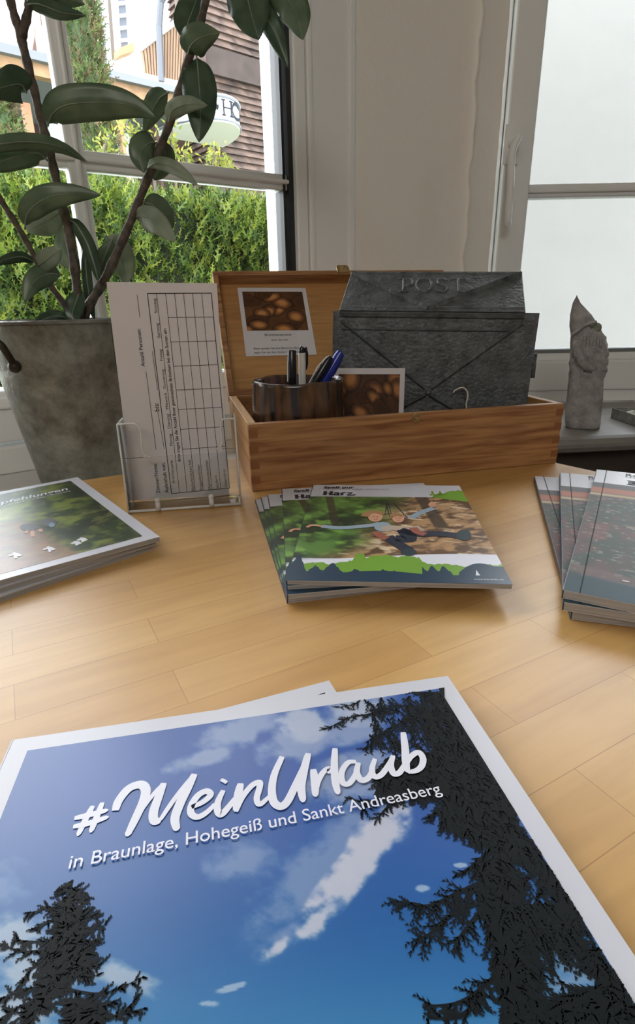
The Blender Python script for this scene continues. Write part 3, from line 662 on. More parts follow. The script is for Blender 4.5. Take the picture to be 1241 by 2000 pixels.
# acrylic holder (in a frame parallel to the sheets)
hb0, hb1 = onz(252, 1003), onz(471, 987); hx = (hb1 - hb0).normalized(); hy = Vector((-hx.y, hx.x, 0)); HWd = (hb1 - hb0).length
hM = Matrix(((hx.x, hy.x, 0, hb0.x), (hx.y, hy.y, 0, hb0.y), (0, 0, 1, .0004), (0, 0, 0, 1)))
hol = thing('leaflet_holder', 'clear acrylic leaflet holder standing on the table in front of the zinc pot', 'holder', mat=hM)
hi = hM.inverted(); tf = .0022
def HP(px, py, y=0.0):
    return hi @ onpl(px, py, hM @ Vector((0, y, 0)), hy)
topz = (HP(232, 838).z + HP(455, 815).z) / 2
lean = .085
def S(x, y, z): return Vector((x, y + z * lean, z))
def sl(mb, x0, x1, y0, y1, z0, z1):
    mb.prism([S(x0, y0, z0), S(x1, y0, z0), S(x1, y1, z0), S(x0, y1, z0)], S(0, 0, z1 - z0))
m = MB()
cw = .020; clz = topz * .62
sl(m, 0, HWd, 0, tf, 0, clz)
sl(m, 0, cw, 0, tf, clz, topz); sl(m, HWd - cw * .7, HWd, 0, tf, clz + .004, topz)
obj('front_panel', m, M['acryl'], hol, bevel=.0006)
for x0_ in (0, HWd - tf): m = MB(); sl(m, x0_, x0_ + tf, tf, .030, 0, topz); obj('side_panel', m, M['acryl'], hol, bevel=.0006)
m = MB(); sl(m, 0, HWd, .030, .0325, 0, .175); obj('back_panel', m, M['acryl'], hol, bevel=.0006)
m = MB(); sl(m, tf, HWd - tf, tf, .030, .0005, .0025); obj('bottom_panel', m, glass_mat('matt_acrylic', (.95, .94, .92, 1), 1.05), hol)
m = MB()
edge = [S(.0005, 0, 0), S(HWd, 0, 0)]; m.tube([S(0, 0, .0013), S(HWd, 0, .0013)], .0014, 8)
for x in (0, HWd): m.tube([S(x, 0, 0), S(x, 0, topz)], .0009, 8); m.tube([S(x, .03, 0), S(x, .03, topz)], .0008, 8); m.tube([S(x, 0, topz), S(x, .03, topz)], .0009, 8)
m.tube(smooth_path([S(0, 0, topz), S(cw * .75, 0, topz), S(cw, 0, topz - .006), S(cw, 0, clz + .006), S(cw + .006, 0, clz)], 5), .0009, 8)
m.tube(smooth_path([S(HWd, 0, topz), S(HWd - cw * .55, 0, topz), S(HWd - cw * .7, 0, topz - .006), S(HWd - cw * .7, 0, clz + .01), S(HWd - cw * .7 - .006, 0, clz + .004)], 5), .0009, 8)
obj('edge_highlight', m, M['acryl_edge'], hol, smooth=True)  # whitish tubes drawn as the bright highlights along the acrylic edges
for px, py in ((309, 988), (413, 977)):
    m = MB(); p = HP(px, py); m.tube([S(p.x, -.001, .001), S(p.x, -.001, .010)], .0024, 12); m.sphere(S(p.x, -.001, .011), .0028, 12, 8)
    obj('foot_peg', m, M['acryl_edge'], hol, smooth=True)

# ================================================================== MAGAZINES
def frame_mat(TLp, BLp, h, tilt=0):
    ey = (BLp - TLp); ey.z *= 1; ey.normalize(); ex = ey.cross(Vector((0, 0, 1))) * -1; ex = Vector((-ey.y, ex.y, 0)) if 0 else (Vector((0, 0, 1)).cross(ey))
    ex.normalize(); n = ex.cross(-ey); n = n if n.z > 0 else -n
    return Matrix(((ex.x, -ey.x, n.x, TLp.x), (ex.y, -ey.y, n.y, TLp.y), (ex.z, -ey.z, n.z, TLp.z), (0, 0, 0, 1)))
# local frame: x right, y up the page (TL at origin, page covers y in [-h,0]), z up; cover top at z=0
def mag_body(t, w, h, th, cover_mat, spine_mat, curl=None):
    n = 24
    def strip(mb, z_hi, z_lo, inset=0.0):
        rings = []
        for i in range(n + 1):
            v = i / n; y = -h * v; c = curl(v) if curl else 0
            rings.append([Vector((inset, y, z_lo + c)), Vector((w - inset, y, z_lo + c)), Vector((w - inset, y, z_hi + c)), Vector((inset, y, z_hi + c))])
        mb.loft(rings)
    m = MB(); strip(m, -.00025, -th + .00025, .0004); obj('pages', m, M['pages'], t)
    m = MB(); strip(m, 0, -.0003); strip(m, -th + .0003, -th)
    obj('cover', m, cover_mat, t)
    m = MB(); m.box((-.0004, -h, -th), (.0008, 0, 0), (0, h, 0), (0, 0, th)); obj('spine', m, spine_mat, t)

# ---- centre: five booklets with two children on a swing (A5)
def art_swing(U, V):
    x, y = U, V
    c = mix(col(92, 132, 60), col(34, 52, 28), sstep(.35, .7, fbm(x * 7, y * 8, 21)))
    c = mix(c, col(130, 178, 74) + 0 * c, sstep(.55, .75, fbm(x * 9 + 5, y * 10, 25)) * .8)
    br = mix(col(182, 144, 104) + 0 * c, col(100, 74, 54) + 0 * c, sstep(.35, .65, fbm(x * 14, y * 22 + x * 9, 31)))
    br = mix(br, col(226, 204, 172) + 0 * c, sstep(.58, .78, fbm(x * 12 + 9, y * 26 - x * 6, 35)) * .9)
    t = sstep(.30, .62, x + .35 * (y - .35) + .25 * (fbm(x * 4, y * 4, 41) - .5)); c = mix(c, br, t)
    for (x0, wv) in ((.15, .03), (.74, .05)): c = mix(c, col(60, 52, 44) + 0 * c, (1 - sstep(wv * .6, wv, abs(x - x0 - .12 * (y - .2)))) * (1 - sstep(.5, .62, y)) * .75)
    return c
def swing_magazine(mat, label):
    w, h, th = .148, .21, .0031
    t = thing('magazine', label, 'magazine', mat=mat, group=None)
    mag_body(t, w, h, th, M['gloss'], M['navy'])
    L_ = lambda u, v, z=.0002: Vector((u * w, -v * h, z))
    ph = grid_sheet('cover_photo', lambda U, V: (U * w, -(.175 + V * .655) * h, U * 0 + .00012), 220, 180, art_swing, M['print'], t)
    # white band under photo, green hill silhouette and navy forest silhouette
    m = MB(); top = [(u, .80 + .035 * math.sin(u * 3.2 + 1.9) + .015) for u in np.linspace(0, 1, 30)]
    for a, b in zip(top, top[1:]): m.face([L_(a[0], 1, .00022), L_(b[0], 1, .00022), L_(b[0], b[1], .00022), L_(a[0], a[1], .00022)])
    obj('cover_band', m, M['white'], t)
    m = MB(); r = random.Random(4); us = np.linspace(0, 1, 90); ed = []
    for u in us: ed.append((u, .845 + .02 * math.sin(u * 9 + .5) - (.03 if .3 < u < .62 else 0) + .028 * max(0, math.sin(u * 40)) * .5 + .01 * r.random() - (.03 if abs(u - .33) < .02 else 0)))
    for a, b in zip(ed, ed[1:]): m.face([L_(a[0], 1, .0003), L_(b[0], 1, .0003), L_(b[0], b[1], .0003), L_(a[0], a[1], .0003)])
    obj('green_silhouette', m, M['lime'], t); m = MB()
    # green hill with little bikers, top right
    e2 = [(.79, .178), (.80, .15), (.84, .12), (.87, .125), (.90, .10), (.93, .085), (.955, .09), (.97, .075), (1, .085)]
    m.face([L_(u, v, .0003) for u, v in reversed(e2)] + [L_(.79, .178, .0003), L_(.86, .20, .0003), L_(1, .24, .0003)])
    for u0 in (.785, .835):
        for k in range(2): m.face([L_(u0 + .03 * k + .012 * math.cos(a), .145 + .008 * math.sin(a), .0003) for a in np.linspace(0, 2 * math.pi, 10)])
        m.face([L_(u0 + .005, .14, .0003), L_(u0 + .025, .14, .0003), L_(u0 + .022, .105, .0003), L_(u0 + .010, .105, .0003)]); m.face([L_(u0 + .016 + .008 * math.cos(a), .098 + .007 * math.sin(a), .0003) for a in np.linspace(0, 2 * math.pi, 10)])
    obj('cyclists_silhouette', m, M['lime'], t)
    m = MB(); ed = []
    for u in np.linspace(0, 1, 160):
        b = .935 + .012 * math.sin(u * 11)
        for (c0, hw, hh_) in ((.03, .05, .14), (.20, .05, .075), (.12, .04, .05), (.44, .03, .03), (.49, .02, .02), (.31, .03, .03)):
            d = abs(u - c0)
            if d < hw: b = min(b, .935 - hh_ * (1 - d / hw) + .012 * ((u * 160) % 3) / 3)
        if u > .78: b = min(b, .93 - .075 * math.sin(min(1, (u - .78) / .22 * 1.25) * math.pi * .75))
        if u > .62 and u < .75: b = min(b, .90 + .02 * math.sin(u * 120))
        ed.append((u, b))
    for a, b in zip(ed, ed[1:]): m.face([L_(a[0], 1, .0004), L_(b[0], 1, .0004), L_(b[0], b[1], .0004), L_(a[0], a[1], .0004)])
    obj('navy_silhouette', m, M['navy'], t)
    # title
    m = MB(); uy = (0, 1, 0)
    put_text(m, 'Spaß pur', L_(.08, .055, .0004), L_(.285, .055, .0004), uy, bold=.03)
    # serif title word
    def sstroke(pts, wd): ribbon(m, [L_(u, v, .0004) for u, v in pts], wd, (0, 0, 1), sub=5)
    y1, y0 = .105, .157
    for u in (.095, .135): sstroke([(u, y1), (u, y0)], .0034)
    sstroke([(.095, .131), (.135, .131)], .0016)
    for u in (.095, .135):
        for v in (y1, y0): sstroke([(u - .014, v), (u + .014, v)], .0012)
    sstroke([(.155, .128), (.17, .121), (.183, .128), (.183, .155), (.192, .157)], .0024); sstroke([(.183, .137), (.160, .140), (.156, .152), (.168, .157), (.182, .149)], .0022)
    sstroke([(.207, .122), (.207, .157)], .0030); sstroke([(.198, .157), (.217, .157)], .0012); sstroke([(.207, .132), (.220, .121), (.231, .125)], .0024)
    sstroke([(.240, .124), (.275, .123)], .0022); sstroke([(.275, .123), (.242, .156)], .0016); sstroke([(.242, .157), (.280, .156), (.297, .150)], .0026)
    obj('title', m, M['ink'], t)
    m = MB(); put_text(m, 'Ferienfreizeit selber abenteuern', L_(.08, .075, .0004), L_(.52, .075, .0004), uy); obj('subtitle', m, M['inkgrey'], t)
    m = MB(); put_text(m, 'www.harzinfo.de', L_(.84, .975, .0005), L_(.97, .975, .0005), uy)
    m.face([L_(.855, .945, .0005), L_(.875, .945, .0005), L_(.868, .905, .0005)]); obj('web_address', m, M['white'], t)
    # children on the swing
    P_ = lambda x, y, z=.0004: L_((480 + x / 2.3865 - 0) , 0, z)
    Minv = SWM.inverted()
    def K(x, y, z=.0004):                                # crop position on the top booklet -> its own page coordinates
        p = Minv @ onpl(480 + x / 2.3865, 910 + y / 2.3865, SWM.translation, SWM.to_3x3() @ Vector((0, 0, 1))); p.z = z; return p
    def limb(mb, pts, wd, z=.0004, wf=None): ribbon(mb, [K(x, y, z) for x, y in pts], wd * .8, (0, 0, 1), wf, sub=6)
    def blob(mb, x, y, rx, ry, z=.0004): mb.face([K(x + rx * math.cos(a), y - ry * math.sin(a), z) for a in np.linspace(0, 2 * math.pi, 22)[:-1]])
    m = MB(); limb(m, [(660, 175), (650, 230)], .0012); limb(m, [(655, 175), (672, 240)], .0012); limb(m, [(690, 175), (755, 245)], .0014); limb(m, [(664, 175), (690, 260)], .0008); obj('swing_ropes', m, M['ink'], t)
    m = MB(); limb(m, [(355, 283), (450, 290), (590, 278), (630, 268)], .0085, .00042); limb(m, [(770, 245), (820, 218), (878, 198)], .0085, .00042); blob(m, 640, 285, 40, 22, .00041); obj('sleeves', m, plain('pale_blue_print', srgb(150, 168, 182), .35), t)
    m = MB(); SK = plain('skin_print', srgb(214, 158, 128), .35); limb(m, [(285, 288), (310, 278), (358, 283)], .0040, .00044); obj('hand', m, SK, t)
    for nm_, b4 in (('hand', (870, 182, 18, 12)), ('face', (605, 240, 34, 22)), ('face', (712, 247, 28, 19))): m = MB(); blob(m, *b4, .00045); obj(nm_, m, SK, t)
    EY = plain('face_line_print', srgb(92, 52, 44), .4)
    for cx_, cy_, k_ in ((607, 242, 1.0), (713, 249, .8)):
        m = MB()
        for ex_ in (-11, 9): blob(m, cx_ + ex_ * k_, cy_ - 3 * k_, 3 * k_, 2 * k_, .0005)
        limb(m, [(cx_ - 9 * k_, cy_ + 8 * k_), (cx_, cy_ + 12 * k_), (cx_ + 10 * k_, cy_ + 8 * k_)], .0006, .0005); limb(m, [(cx_ + 1, cy_ - 2), (cx_ + 2 * k_, cy_ + 4 * k_)], .0004, .0005)
        obj('facial_features', m, EY, t)
    m = MB(); HT_ = plain('straw_print', srgb(170, 128, 84), .35); limb(m, [(555, 238), (570, 222), (605, 216), (645, 226)], .009, .00052); obj('hat', m, HT_, t); m = MB(); limb(m, [(680, 238), (700, 228), (735, 236)], .008, .00052); obj('hat', m, HT_, t)
    m = MB(); limb(m, [(640, 300), (680, 290), (760, 300), (820, 290)], .013, .00046); obj('jacket', m, plain('grey_jacket_print', srgb(186, 168, 150), .35), t)
    m = MB(); limb(m, [(720, 300), (800, 320), (900, 318), (1000, 330)], .013, .00048); limb(m, [(660, 330), (700, 360), (760, 395)], .013, .00048); limb(m, [(740, 300), (760, 340), (700, 340)], .016, .00048); obj('trousers', m, plain('dark_denim_print', srgb(36, 42, 58), .35), t)
    m = MB(); SHO = plain('dark_shoe_print', srgb(40, 60, 66), .35); blob(m, 1018, 325, 34, 26, .0005); obj('shoe', m, SHO, t); m = MB(); blob(m, 760, 405, 36, 17, .0005); obj('shoe', m, SHO, t)
    m = MB(); SO_ = plain('red_sole_print', srgb(160, 92, 78), .35); limb(m, [(610, 312), (630, 330), (662, 340)], .009, .00052); obj('shoe_sole', m, SO_, t); m = MB(); limb(m, [(780, 290), (800, 310), (838, 322)], .009, .00052); obj('shoe_sole', m, SO_, t)
    return t
tops_ = [((612, 947), (562.5, 1126), .0158), ((551, 955), (561, 1149), .0125), ((523, 966), (561, 1157), .0094), ((510, 971), (561, 1163), .0063), ((499, 976), (561, 1169), .0032)]
labs = ['topmost booklet of the central fan, two children on a swing fully visible', 'second booklet down in the central swing fan, showing "Spaß" and half of its title',
        'middle booklet of the central swing fan, third from the top', 'fourth booklet down in the central swing fan, thin strip showing', 'bottom booklet of the central swing fan, leftmost corner on the table']
SWM = frame_mat(onz(*tops_[0][0], tops_[0][2]), onz(*tops_[0][1], tops_[0][2]), .21)
sw0 = swing_magazine(SWM, labs[0]); sw0['group'] = 'fanned swing booklets'
for (a, b, z), lb in list(zip(tops_, labs))[1:]:
    c = copy_tree(sw0); c.matrix_world = frame_mat(onz(*a, z), onz(*b, z), .21); c['label'] = lb

# ---- right: three town magazines (A4)
def art_town(U, V):
    x, y = U, V; c = mix(col(96, 94, 96) + 0 * U[..., None], col(120, 116, 112) + 0 * U[..., None], fbm(x * 10, y * 14, 3))
    c = mix(c, col(206, 130, 100) + 0 * c, (1 - sstep(.02, .05, abs(y - .10))) * .9); c = mix(c, col(226, 196, 150) + 0 * c, (1 - sstep(.005, .02, abs(y - .155))) * .9)
    land = y > .175
    g = mix(col(80, 92, 82) + 0 * c, col(112, 92, 88) + 0 * c, sstep(.4, .6, fbm(x * 9, y * 10, 55)))
    g = mix(g, col(150, 96, 88) + 0 * c, sstep(.4, .8, fbm(x * 26, y * 30, 57)) * (1 - sstep(.6, .7, y)) * .6)
    g = mix(g, col(190, 186, 180) + 0 * c, sstep(.62, .78, fbm(x * 50 + 7, y * 90, 58)) * .6)
    c = np.where(land[..., None], g, c)
    c = mix(c, col(60, 84, 92) + 0 * c, sstep(.86, .92, y)); c = mix(c, col(140, 110, 108) + 0 * c, (1 - sstep(.02, .035, abs(y - .85 - .06 * np.sin(x * 3)))) * .6)
    return c * .85
def town_magazine(mat, label):
    w, h, th = .21, .297, .0058
    t = thing('magazine', label, 'magazine', mat=mat); mag_body(t, w, h, th, M['gloss'], M['navy'])
    L_ = lambda u, v, z=.0003: Vector((u * w, -v * h, z))
    grid_sheet('cover_photo', lambda U, V: (U * w, -(.165 + V * .835) * h, U * 0 + .00012), 170, 200, art_town, M['printm'], t)
    m = MB(); uy = (0, 1, 0); put_text(m, 'Reisen & erleben im Gebirge', L_(.13, .045), L_(.75, .045), uy, bold=.02)
    def ss(pts, wd): ribbon(m, [L_(u, v) for u, v in pts], wd, (0, 0, 1), sub=5)
    for u in (.16, .235): ss([(u, .105), (u, .15)], .007); ss([(u - .022, .105), (u + .022, .105)], .002); ss([(u - .022, .15), (u + .022, .15)], .002)
    ss([(.16, .128), (.235, .128)], .003)
    ss([(.28, .125), (.30, .118), (.325, .125), (.325, .148), (.34, .15)], .005); ss([(.325, .133), (.285, .138), (.285, .149), (.32, .145)], .004)
    ss([(.37, .12), (.37, .15)], .006); ss([(.37, .128), (.395, .119), (.41, .123)], .004); ss([(.43, .122), (.49, .121), (.43, .149), (.50, .149)], .0035)
    obj('title', m, M['ink'], t)
    m = MB(); put_text(m, 'Magazin für Urlaub, Stadt und Natur', L_(.13, .068), L_(.70, .068), uy); obj('subtitle', m, M['inkgrey'], t)
    m = MB(); 
    for k in range(14): m.box(L_(.15 + .05 * k, .905), (.004, 0, 0), (0, .0022, 0), (0, 0, .00005))
    obj('footer_marks', m, plain('pink_print', srgb(150, 120, 120), .4), t)
    m = MB(); m.box((.009, -h * 1.0, .0002), (.0007, 0, 0), (0, h, 0), (0, 0, .0001)); obj('cover_crease', m, plain('crease_print', srgb(52, 56, 60), .7, spec=.1), t)
    return t
tt = [((1165, 922), (1101, 1152), .0195), ((1095, 925), (1102, 1176), .0130), ((1046, 935), (1118, 1194), .0065)]
tlab = ['topmost town magazine of the right-hand stack with sunset photo', 'middle town magazine of the right-hand stack, partly covered', 'bottom town magazine of the right-hand stack, furthest left on the table']
def shiftfit(a, b, z, h):
    A_, B_ = onz(*a, z), onz(*b, z); d = (B_ - A_).normalized(); return frame_mat(B_ - d * h, B_, h)
t0 = town_magazine(shiftfit(*tt[0], .297), tlab[0]); t0['group'] = 'town magazines in the right-hand stack'
for (a, b, z), lb in list(zip(tt, tlab))[1:]:
    c = copy_tree(t0); c.matrix_world = shiftfit(a, b, z, .297); c['label'] = lb

# ---- left: three forest trail magazines
def art_forest(U, V):
    x, y = U, V
    c = mix(col(44, 62, 34) + 0 * U[..., None], col(118, 132, 52) + 0 * U[..., None], sstep(.35, .68, fbm(x * 14, y * 18, 71, 5)))
    c = mix(c, col(190, 188, 96) + 0 * c, (np.exp(-((x - .55) ** 2 / .02 + (y - .38) ** 2 / .012))) * .9)
    c = mix(c, col(26, 38, 24) + 0 * c, sstep(.5, .7, fbm(x * 6 + 3, y * 5, 75)) * .6 + .25 * sstep(.8, 1, x))
    pth = (1 - sstep(.06, .13, abs(x - (.56 - .16 * (y - .5))) - .32 * np.clip(y - .48, 0, 1))) * sstep(.42, .52, y)
    c = mix(c, mix(col(178, 112, 74) + 0 * c, col(110, 84, 52) + 0 * c, fbm(x * 20, y * 22, 77)), pth * .85)
    c = mix(c, col(120, 120, 60) + 0 * c, sstep(.62, .72, fbm(x * 24, y * 26, 79)) * .6)
    return c
TRa, BRa = onz(152, 932, .0125), onz(312, 1048, .0125)
def forest_magazine(mat, label):
    w, h, th = .21, .2265, .0040
    t = thing('magazine', label, 'magazine', mat=mat, group='forest trail magazines in the left stack')
    curl = lambda v: .004 * math.sin(v * math.pi) * 0
    mag_body(t, w, h, th, M['gloss'], M['gloss'])
    L_ = lambda u, v, z=.0003: Vector((u * w, -v * h, z))
    grid_sheet('cover_photo', lambda U, V: ((U * .95) * w, -(.045 + V * .91) * h, U * 0 + .00012), 200, 200, art_forest, M['print'], t)
    m = MB(); put_text(m, 'Wanderempfehlungen', L_(.28, .22), L_(.90, .19), (0, 1, 0), shear=.3, bold=.015); put_text(m, 'in und um den Oberharz', L_(.62, .235), L_(.90, .222), (0, 1, 0)); obj('title', m, M['white'], t)
    inv_ = FOM.inverted(); nn = FOM.to_3x3() @ Vector((0, 0, 1))
    def K(x, y, z=.0003): p = inv_ @ onpl(x / 2.955, 900 + y / 2.955, FOM.translation, nn); p.z = z; return p
    def blob(mb, x, y, rx, ry, z=.0003): mb.face([K(x + rx * math.cos(a), y - ry * math.sin(a), z) for a in np.linspace(0, 2 * math.pi, 18)[:-1]])
    DJ = plain('dark_jacket_print', srgb(48, 46, 50), .4); m = MB(); blob(m, 165, 385, 50, 22); obj('walker_jacket', m, DJ, t); m = MB(); blob(m, 285, 358, 44, 24); obj('walker_jacket', m, DJ, t)
    m = MB(); blob(m, 300, 372, 18, 14, .00035); obj('blue_bag', m, plain('denim_print', srgb(84, 120, 140), .4), t)
    m = MB()
    for p in ([(185, 405), (190, 440)], [(160, 400), (150, 420)], [(230, 395), (240, 410)]): ribbon(m, [K(*a) for a in p], .003, (0, 0, 1), sub=1)
    obj('walker_legs', m, plain('skin_tone_print', srgb(196, 140, 110), .4), t)
    m = MB()
    for x, y, s in ((88, 548, 1.2), (285, 512, 1.1), (440, 478, .9), (475, 458, .9)):
        ribbon(m, [K(x - 30 * s, y + 4, .0004), K(x, y - 8, .0004), K(x + 26 * s, y + 4, .0004)], .003, (0, 0, 1)); ribbon(m, [K(x - 8, y - 14 * s, .0004), K(x + 6, y + 14 * s, .0004)], .002, (0, 0, 1), sub=2)
    obj('white_symbols', m, M['white'], t)
    return t
def fom(TRp, BRp, w, h):
    d = (TRp - BRp).normalized(); BRq = BRp; TRq = BRq + d * h; ex = Vector((0, 0, 1)).cross(-d).normalized(); TLq = TRq - ex * w
    return frame_mat(TLq, TLq - d * h, h)
FOM = fom(TRa, BRa, .21, .2265)
fl0 = forest_magazine(FOM, 'topmost forest trail magazine at the left edge, walkers on cover')
for k, (dz, rot, lb) in enumerate(((-.0042, -3, 'middle forest trail magazine of the left stack, only its edge showing'), (-.0084, -7, 'bottom forest trail magazine of the left stack, lying on the table'))):
    c = copy_tree(fl0); p = BRa.copy(); Rm = Matrix.Translation(p) @ Matrix.Rotation(R(-rot), 4, 'Z') @ Matrix.Translation(-p)
    c.matrix_world = Matrix.Translation(Vector((-.004 * k - .004, .001, dz))) @ Rm @ FOM; c['label'] = lb

# ---- foreground: holiday magazine (A4) on top of another copy
FZ = .0085; fTL, fTR = onz(25, 1445, FZ), onz(875, 1320, FZ); fx_ = (fTR - fTL).normalized(); fy_ = Vector((-fx_.y, fx_.x, 0))
FGM = Matrix(((fx_.x, fy_.x, 0, fTL.x), (fx_.y, fy_.y, 0, fTL.y), (0, 0, 1, FZ), (0, 0, 0, 1))); FW_, FH_ = (fTR - fTL).length, .297
FGI = FGM.inverted()
def G(px, py, z=.0003):
    p = FGI @ onz(px, py, FZ); p.z = z; return p
hol1 = thing('magazine', 'large holiday magazine with blue sky and spruces, topmost in the foreground', 'magazine', mat=FGM, group='holiday magazines in the foreground')
mag_body(hol1, FW_, FH_, .0040, M['gloss'], M['gloss'])
ci = [G(50, 1468), G(857, 1347)]; mx0, my0 = ci[0].x, -ci[0].y; mx1 = FW_ - ci[1].x; mrg = (mx0 + my0 + mx1) / 3
def gpx(U, V):
    """page coordinates -> where I traced the picture (used only to place the printed clouds)"""
    X = mrg + U * (FW_ - 2 * mrg); Y = -(mrg + V * (FH_ - 2 * mrg))
    wx = FGM[0][0] * X + FGM[0][1] * Y + FGM[0][3]; wy = FGM[1][0] * X + FGM[1][1] * Y + FGM[1][3]; wz = FZ - CH
    cx_ = wx * XA.x + wy * XA.y + wz * XA.z; cy_ = wx * YA.x + wy * YA.y + wz * YA.z; cz_ = np.maximum(.02, wx * FW.x + wy * FW.y + wz * FW.z)
    return 620.5 + FPX * cx_ / cz_, 1000 - FPX * cy_ / cz_
def art_sky(U, V):
    x, y = gpx(U, V); z = 0 * U[..., None]
    c = mix(col(52, 92, 168) + z, col(34, 98, 166) + z, sstep(1500, 1850, y)); c = mix(c, col(64, 136, 188) + z, sstep(1750, 2100, y))
    nz_ = fbm(x / 60, y / 45, 5, 5); n2 = fbm(x / 22, y / 16, 9, 4)
    def cloud(c, blobs, colr, amt, edge=.35):
        d = 0 * x
        for bx, by, rx, ry, an in blobs:
            dx, dy = x - bx, y - by; a = dx * math.cos(an) + dy * math.sin(an); b = -dx * math.sin(an) + dy * math.cos(an); d = np.maximum(d, 1 - np.sqrt((a / rx) ** 2 + (b / ry) ** 2))
        k = sstep(0, edge, d + (1.1 * (nz_ - .5) + .6 * (n2 - .5)) * sstep(0, .2, d) - .02); return mix(c, colr + z, k * amt)
    c = cloud(c, [(580, 1440, 120, 55, -.4), (470, 1430, 120, 40, -.3), (690, 1400, 110, 60, -.3), (400, 1480, 120, 22, -.3), (700, 1520, 140, 60, -.2)], col(168, 180, 208), .75, .6)
    c = cloud(c, [(610, 1720, 210, 95, -.75), (700, 1640, 130, 90, -.5), (560, 1830, 90, 40, -.6), (480, 1690, 100, 60, 0)], col(140, 160, 198), .75, .8)
    c = cloud(c, [(690, 1700, 190, 42, -.85), (740, 1630, 90, 50, -.8), (620, 1800, 100, 30, -.75), (545, 1850, 50, 18, -.6)], col(208, 208, 220), .9, .5)
    c = cloud(c, [(590, 1420, 60, 40, 0), (700, 1390, 70, 35, 0)], col(196, 202, 218), .7, .6)
    c = cloud(c, [(20, 1830, 130, 60, 0), (230, 1910, 120, 40, .3), (0, 1960, 200, 60, 0), (80, 1900, 150, 60, 0)], col(186, 196, 210), .8, .7)
    c = cloud(c, [(825, 1735, 20, 10, 0), (450, 1930, 40, 8, -.3), (900, 1690, 16, 6, 0), (410, 1960, 30, 8, 0)], col(180, 198, 220), .8)
    c = cloud(c, [(1130, 1900, 160, 90, .6), (1150, 2040, 200, 120, 0)], col(150, 176, 204), .7, .8)
    c = cloud(c, [(0, 1720, 90, 60, 0)], col(120, 150, 196), .6, .8)
    return c * .92
grid_sheet('cover_photo', lambda U, V: (mrg + U * (FW_ - 2 * mrg), -(mrg + V * (FH_ - 2 * mrg)), U * 0 + .00015), 520, 640, art_sky, M['print'], hol1)
# spruce branches printed on the cover
rr = random.Random(12)
lim = (mrg, FW_ - mrg, -(FH_ - mrg), -mrg)
def inpage(p): return lim[0] < p.x < lim[1] and lim[2] < p.y < lim[3]
def twig(mb, p, ang, ln, nd, z, wd=.0007):
    """drooping spruce twig: a thin shoot with needles on both sides"""
    p = p.copy(); p.z += rr.uniform(0, 6e-5)
    d = Vector((math.cos(ang), math.sin(ang), 0)); s = Vector((-d.y, d.x, 0)); e = p + d * ln
    if not (inpage(p) and inpage(e)): return
    mb.face([p + s * wd * .5, p - s * wd * .5, e])
    for k in range(nd):
        f = (k + .5) / nd; q = p + d * ln * f; a2 = ang + (1 if k % 2 else -1) * rr.uniform(.5, 1.0); nl = ln * .32 * (1.1 - .5 * f) * rr.uniform(.7, 1.2)
        e2 = q + Vector((math.cos(a2), math.sin(a2), 0)) * nl; w2v = Vector((-math.sin(a2), math.cos(a2), 0)) * wd * .55
        if inpage(e2): mb.face([q + w2v, q - w2v, e2])
def bough(mb, pts, z, dens=1.0, ln=.010, w0=.0016, hang=-1.57, spread=.9):
    P = smooth_path([Vector((G(*p).x, G(*p).y, z)) for p in pts], 8); n = len(P)
    for i in range(n - 1):
        t = (P[i + 1] - P[i]); L0 = t.length; t.normalize(); s = Vector((-t.y, t.x, 0)); w = w0 * (1 - .8 * i / n)
        if inpage(P[i]) and inpage(P[i + 1]): mb.face([P[i] + s * w / 2, P[i] - s * w / 2, P[i + 1] - s * w * .45, P[i + 1] + s * w * .45])
        for k in range(max(1, int(L0 / .0011 * dens))):
            q = P[i].lerp(P[i + 1], rr.random()); ta = math.atan2(t.y, t.x)
            a = rr.choice([hang + rr.uniform(-spread, spread), ta + rr.uniform(-1.0, 1.0)])
            twig(mb, q, a, ln * rr.uniform(.4, 1.1) * (1 - .4 * i / n), 6, z)
def inpoly(x, y, poly):
    c = False; n = len(poly)
    for i in range(n):
        x1, y1 = poly[i]; x2, y2 = poly[(i + 1) % n]
        if (y1 > y) != (y2 > y) and x < (x2 - x1) * (y - y1) / (y2 - y1) + x1: c = not c
    return c
def mass(mb, poly, n, z, ln=.009, hang=-1.57, spread=1.0):
    xs = [p[0] for p in poly]; ys = [p[1] for p in poly]; k = 0
    while k < n:
        x, y = rr.uniform(min(xs), max(xs)), rr.uniform(min(ys), max(ys))
        if inpoly(x, y, poly): k += 1; p = G(x, y, z); twig(mb, p, hang + rr.uniform(-spread, spread), ln * rr.uniform(.5, 1.2), 7, z, .0008)
m = MB(); Z = .00035
T6 = lambda L0: [(620 + x / 2, 1300 + y / 2) for x, y in L0]
T7 = lambda L0: [(x / 3.1025, 1650 + y / 3.1025) for x, y in L0]
def solid(mb, px_left, z=Z):
    """solid dark interior of the tree reaching the printed edge"""
    P = [G(*p, z) for p in px_left]; P = [Vector((p.x, min(p.y, lim[3]), z)) for p in P]
    for a, b in zip(P, P[1:]): mb.face([a, b, Vector((lim[1], b.y, z)), Vector((lim[1], a.y, z))])
solid(m, T6([(492, 80), (500, 200), (520, 330), (520, 470), (560, 560), (640, 590), (720, 600)]))
mass(m, T6([(410, 100), (480, 92), (760, 560), (740, 660), (650, 690), (560, 650), (490, 620), (470, 570), (490, 520), (470, 330), (420, 240)]), 1500, Z, .006)
mass(m, T6([(180, 130), (300, 120), (420, 110), (470, 250), (460, 330), (300, 320), (200, 300)]), 150, Z, .008, spread=.4)
mass(m, T6([(270, 360), (480, 330), (490, 500), (400, 520), (230, 480), (220, 430)]), 650, Z, .006)
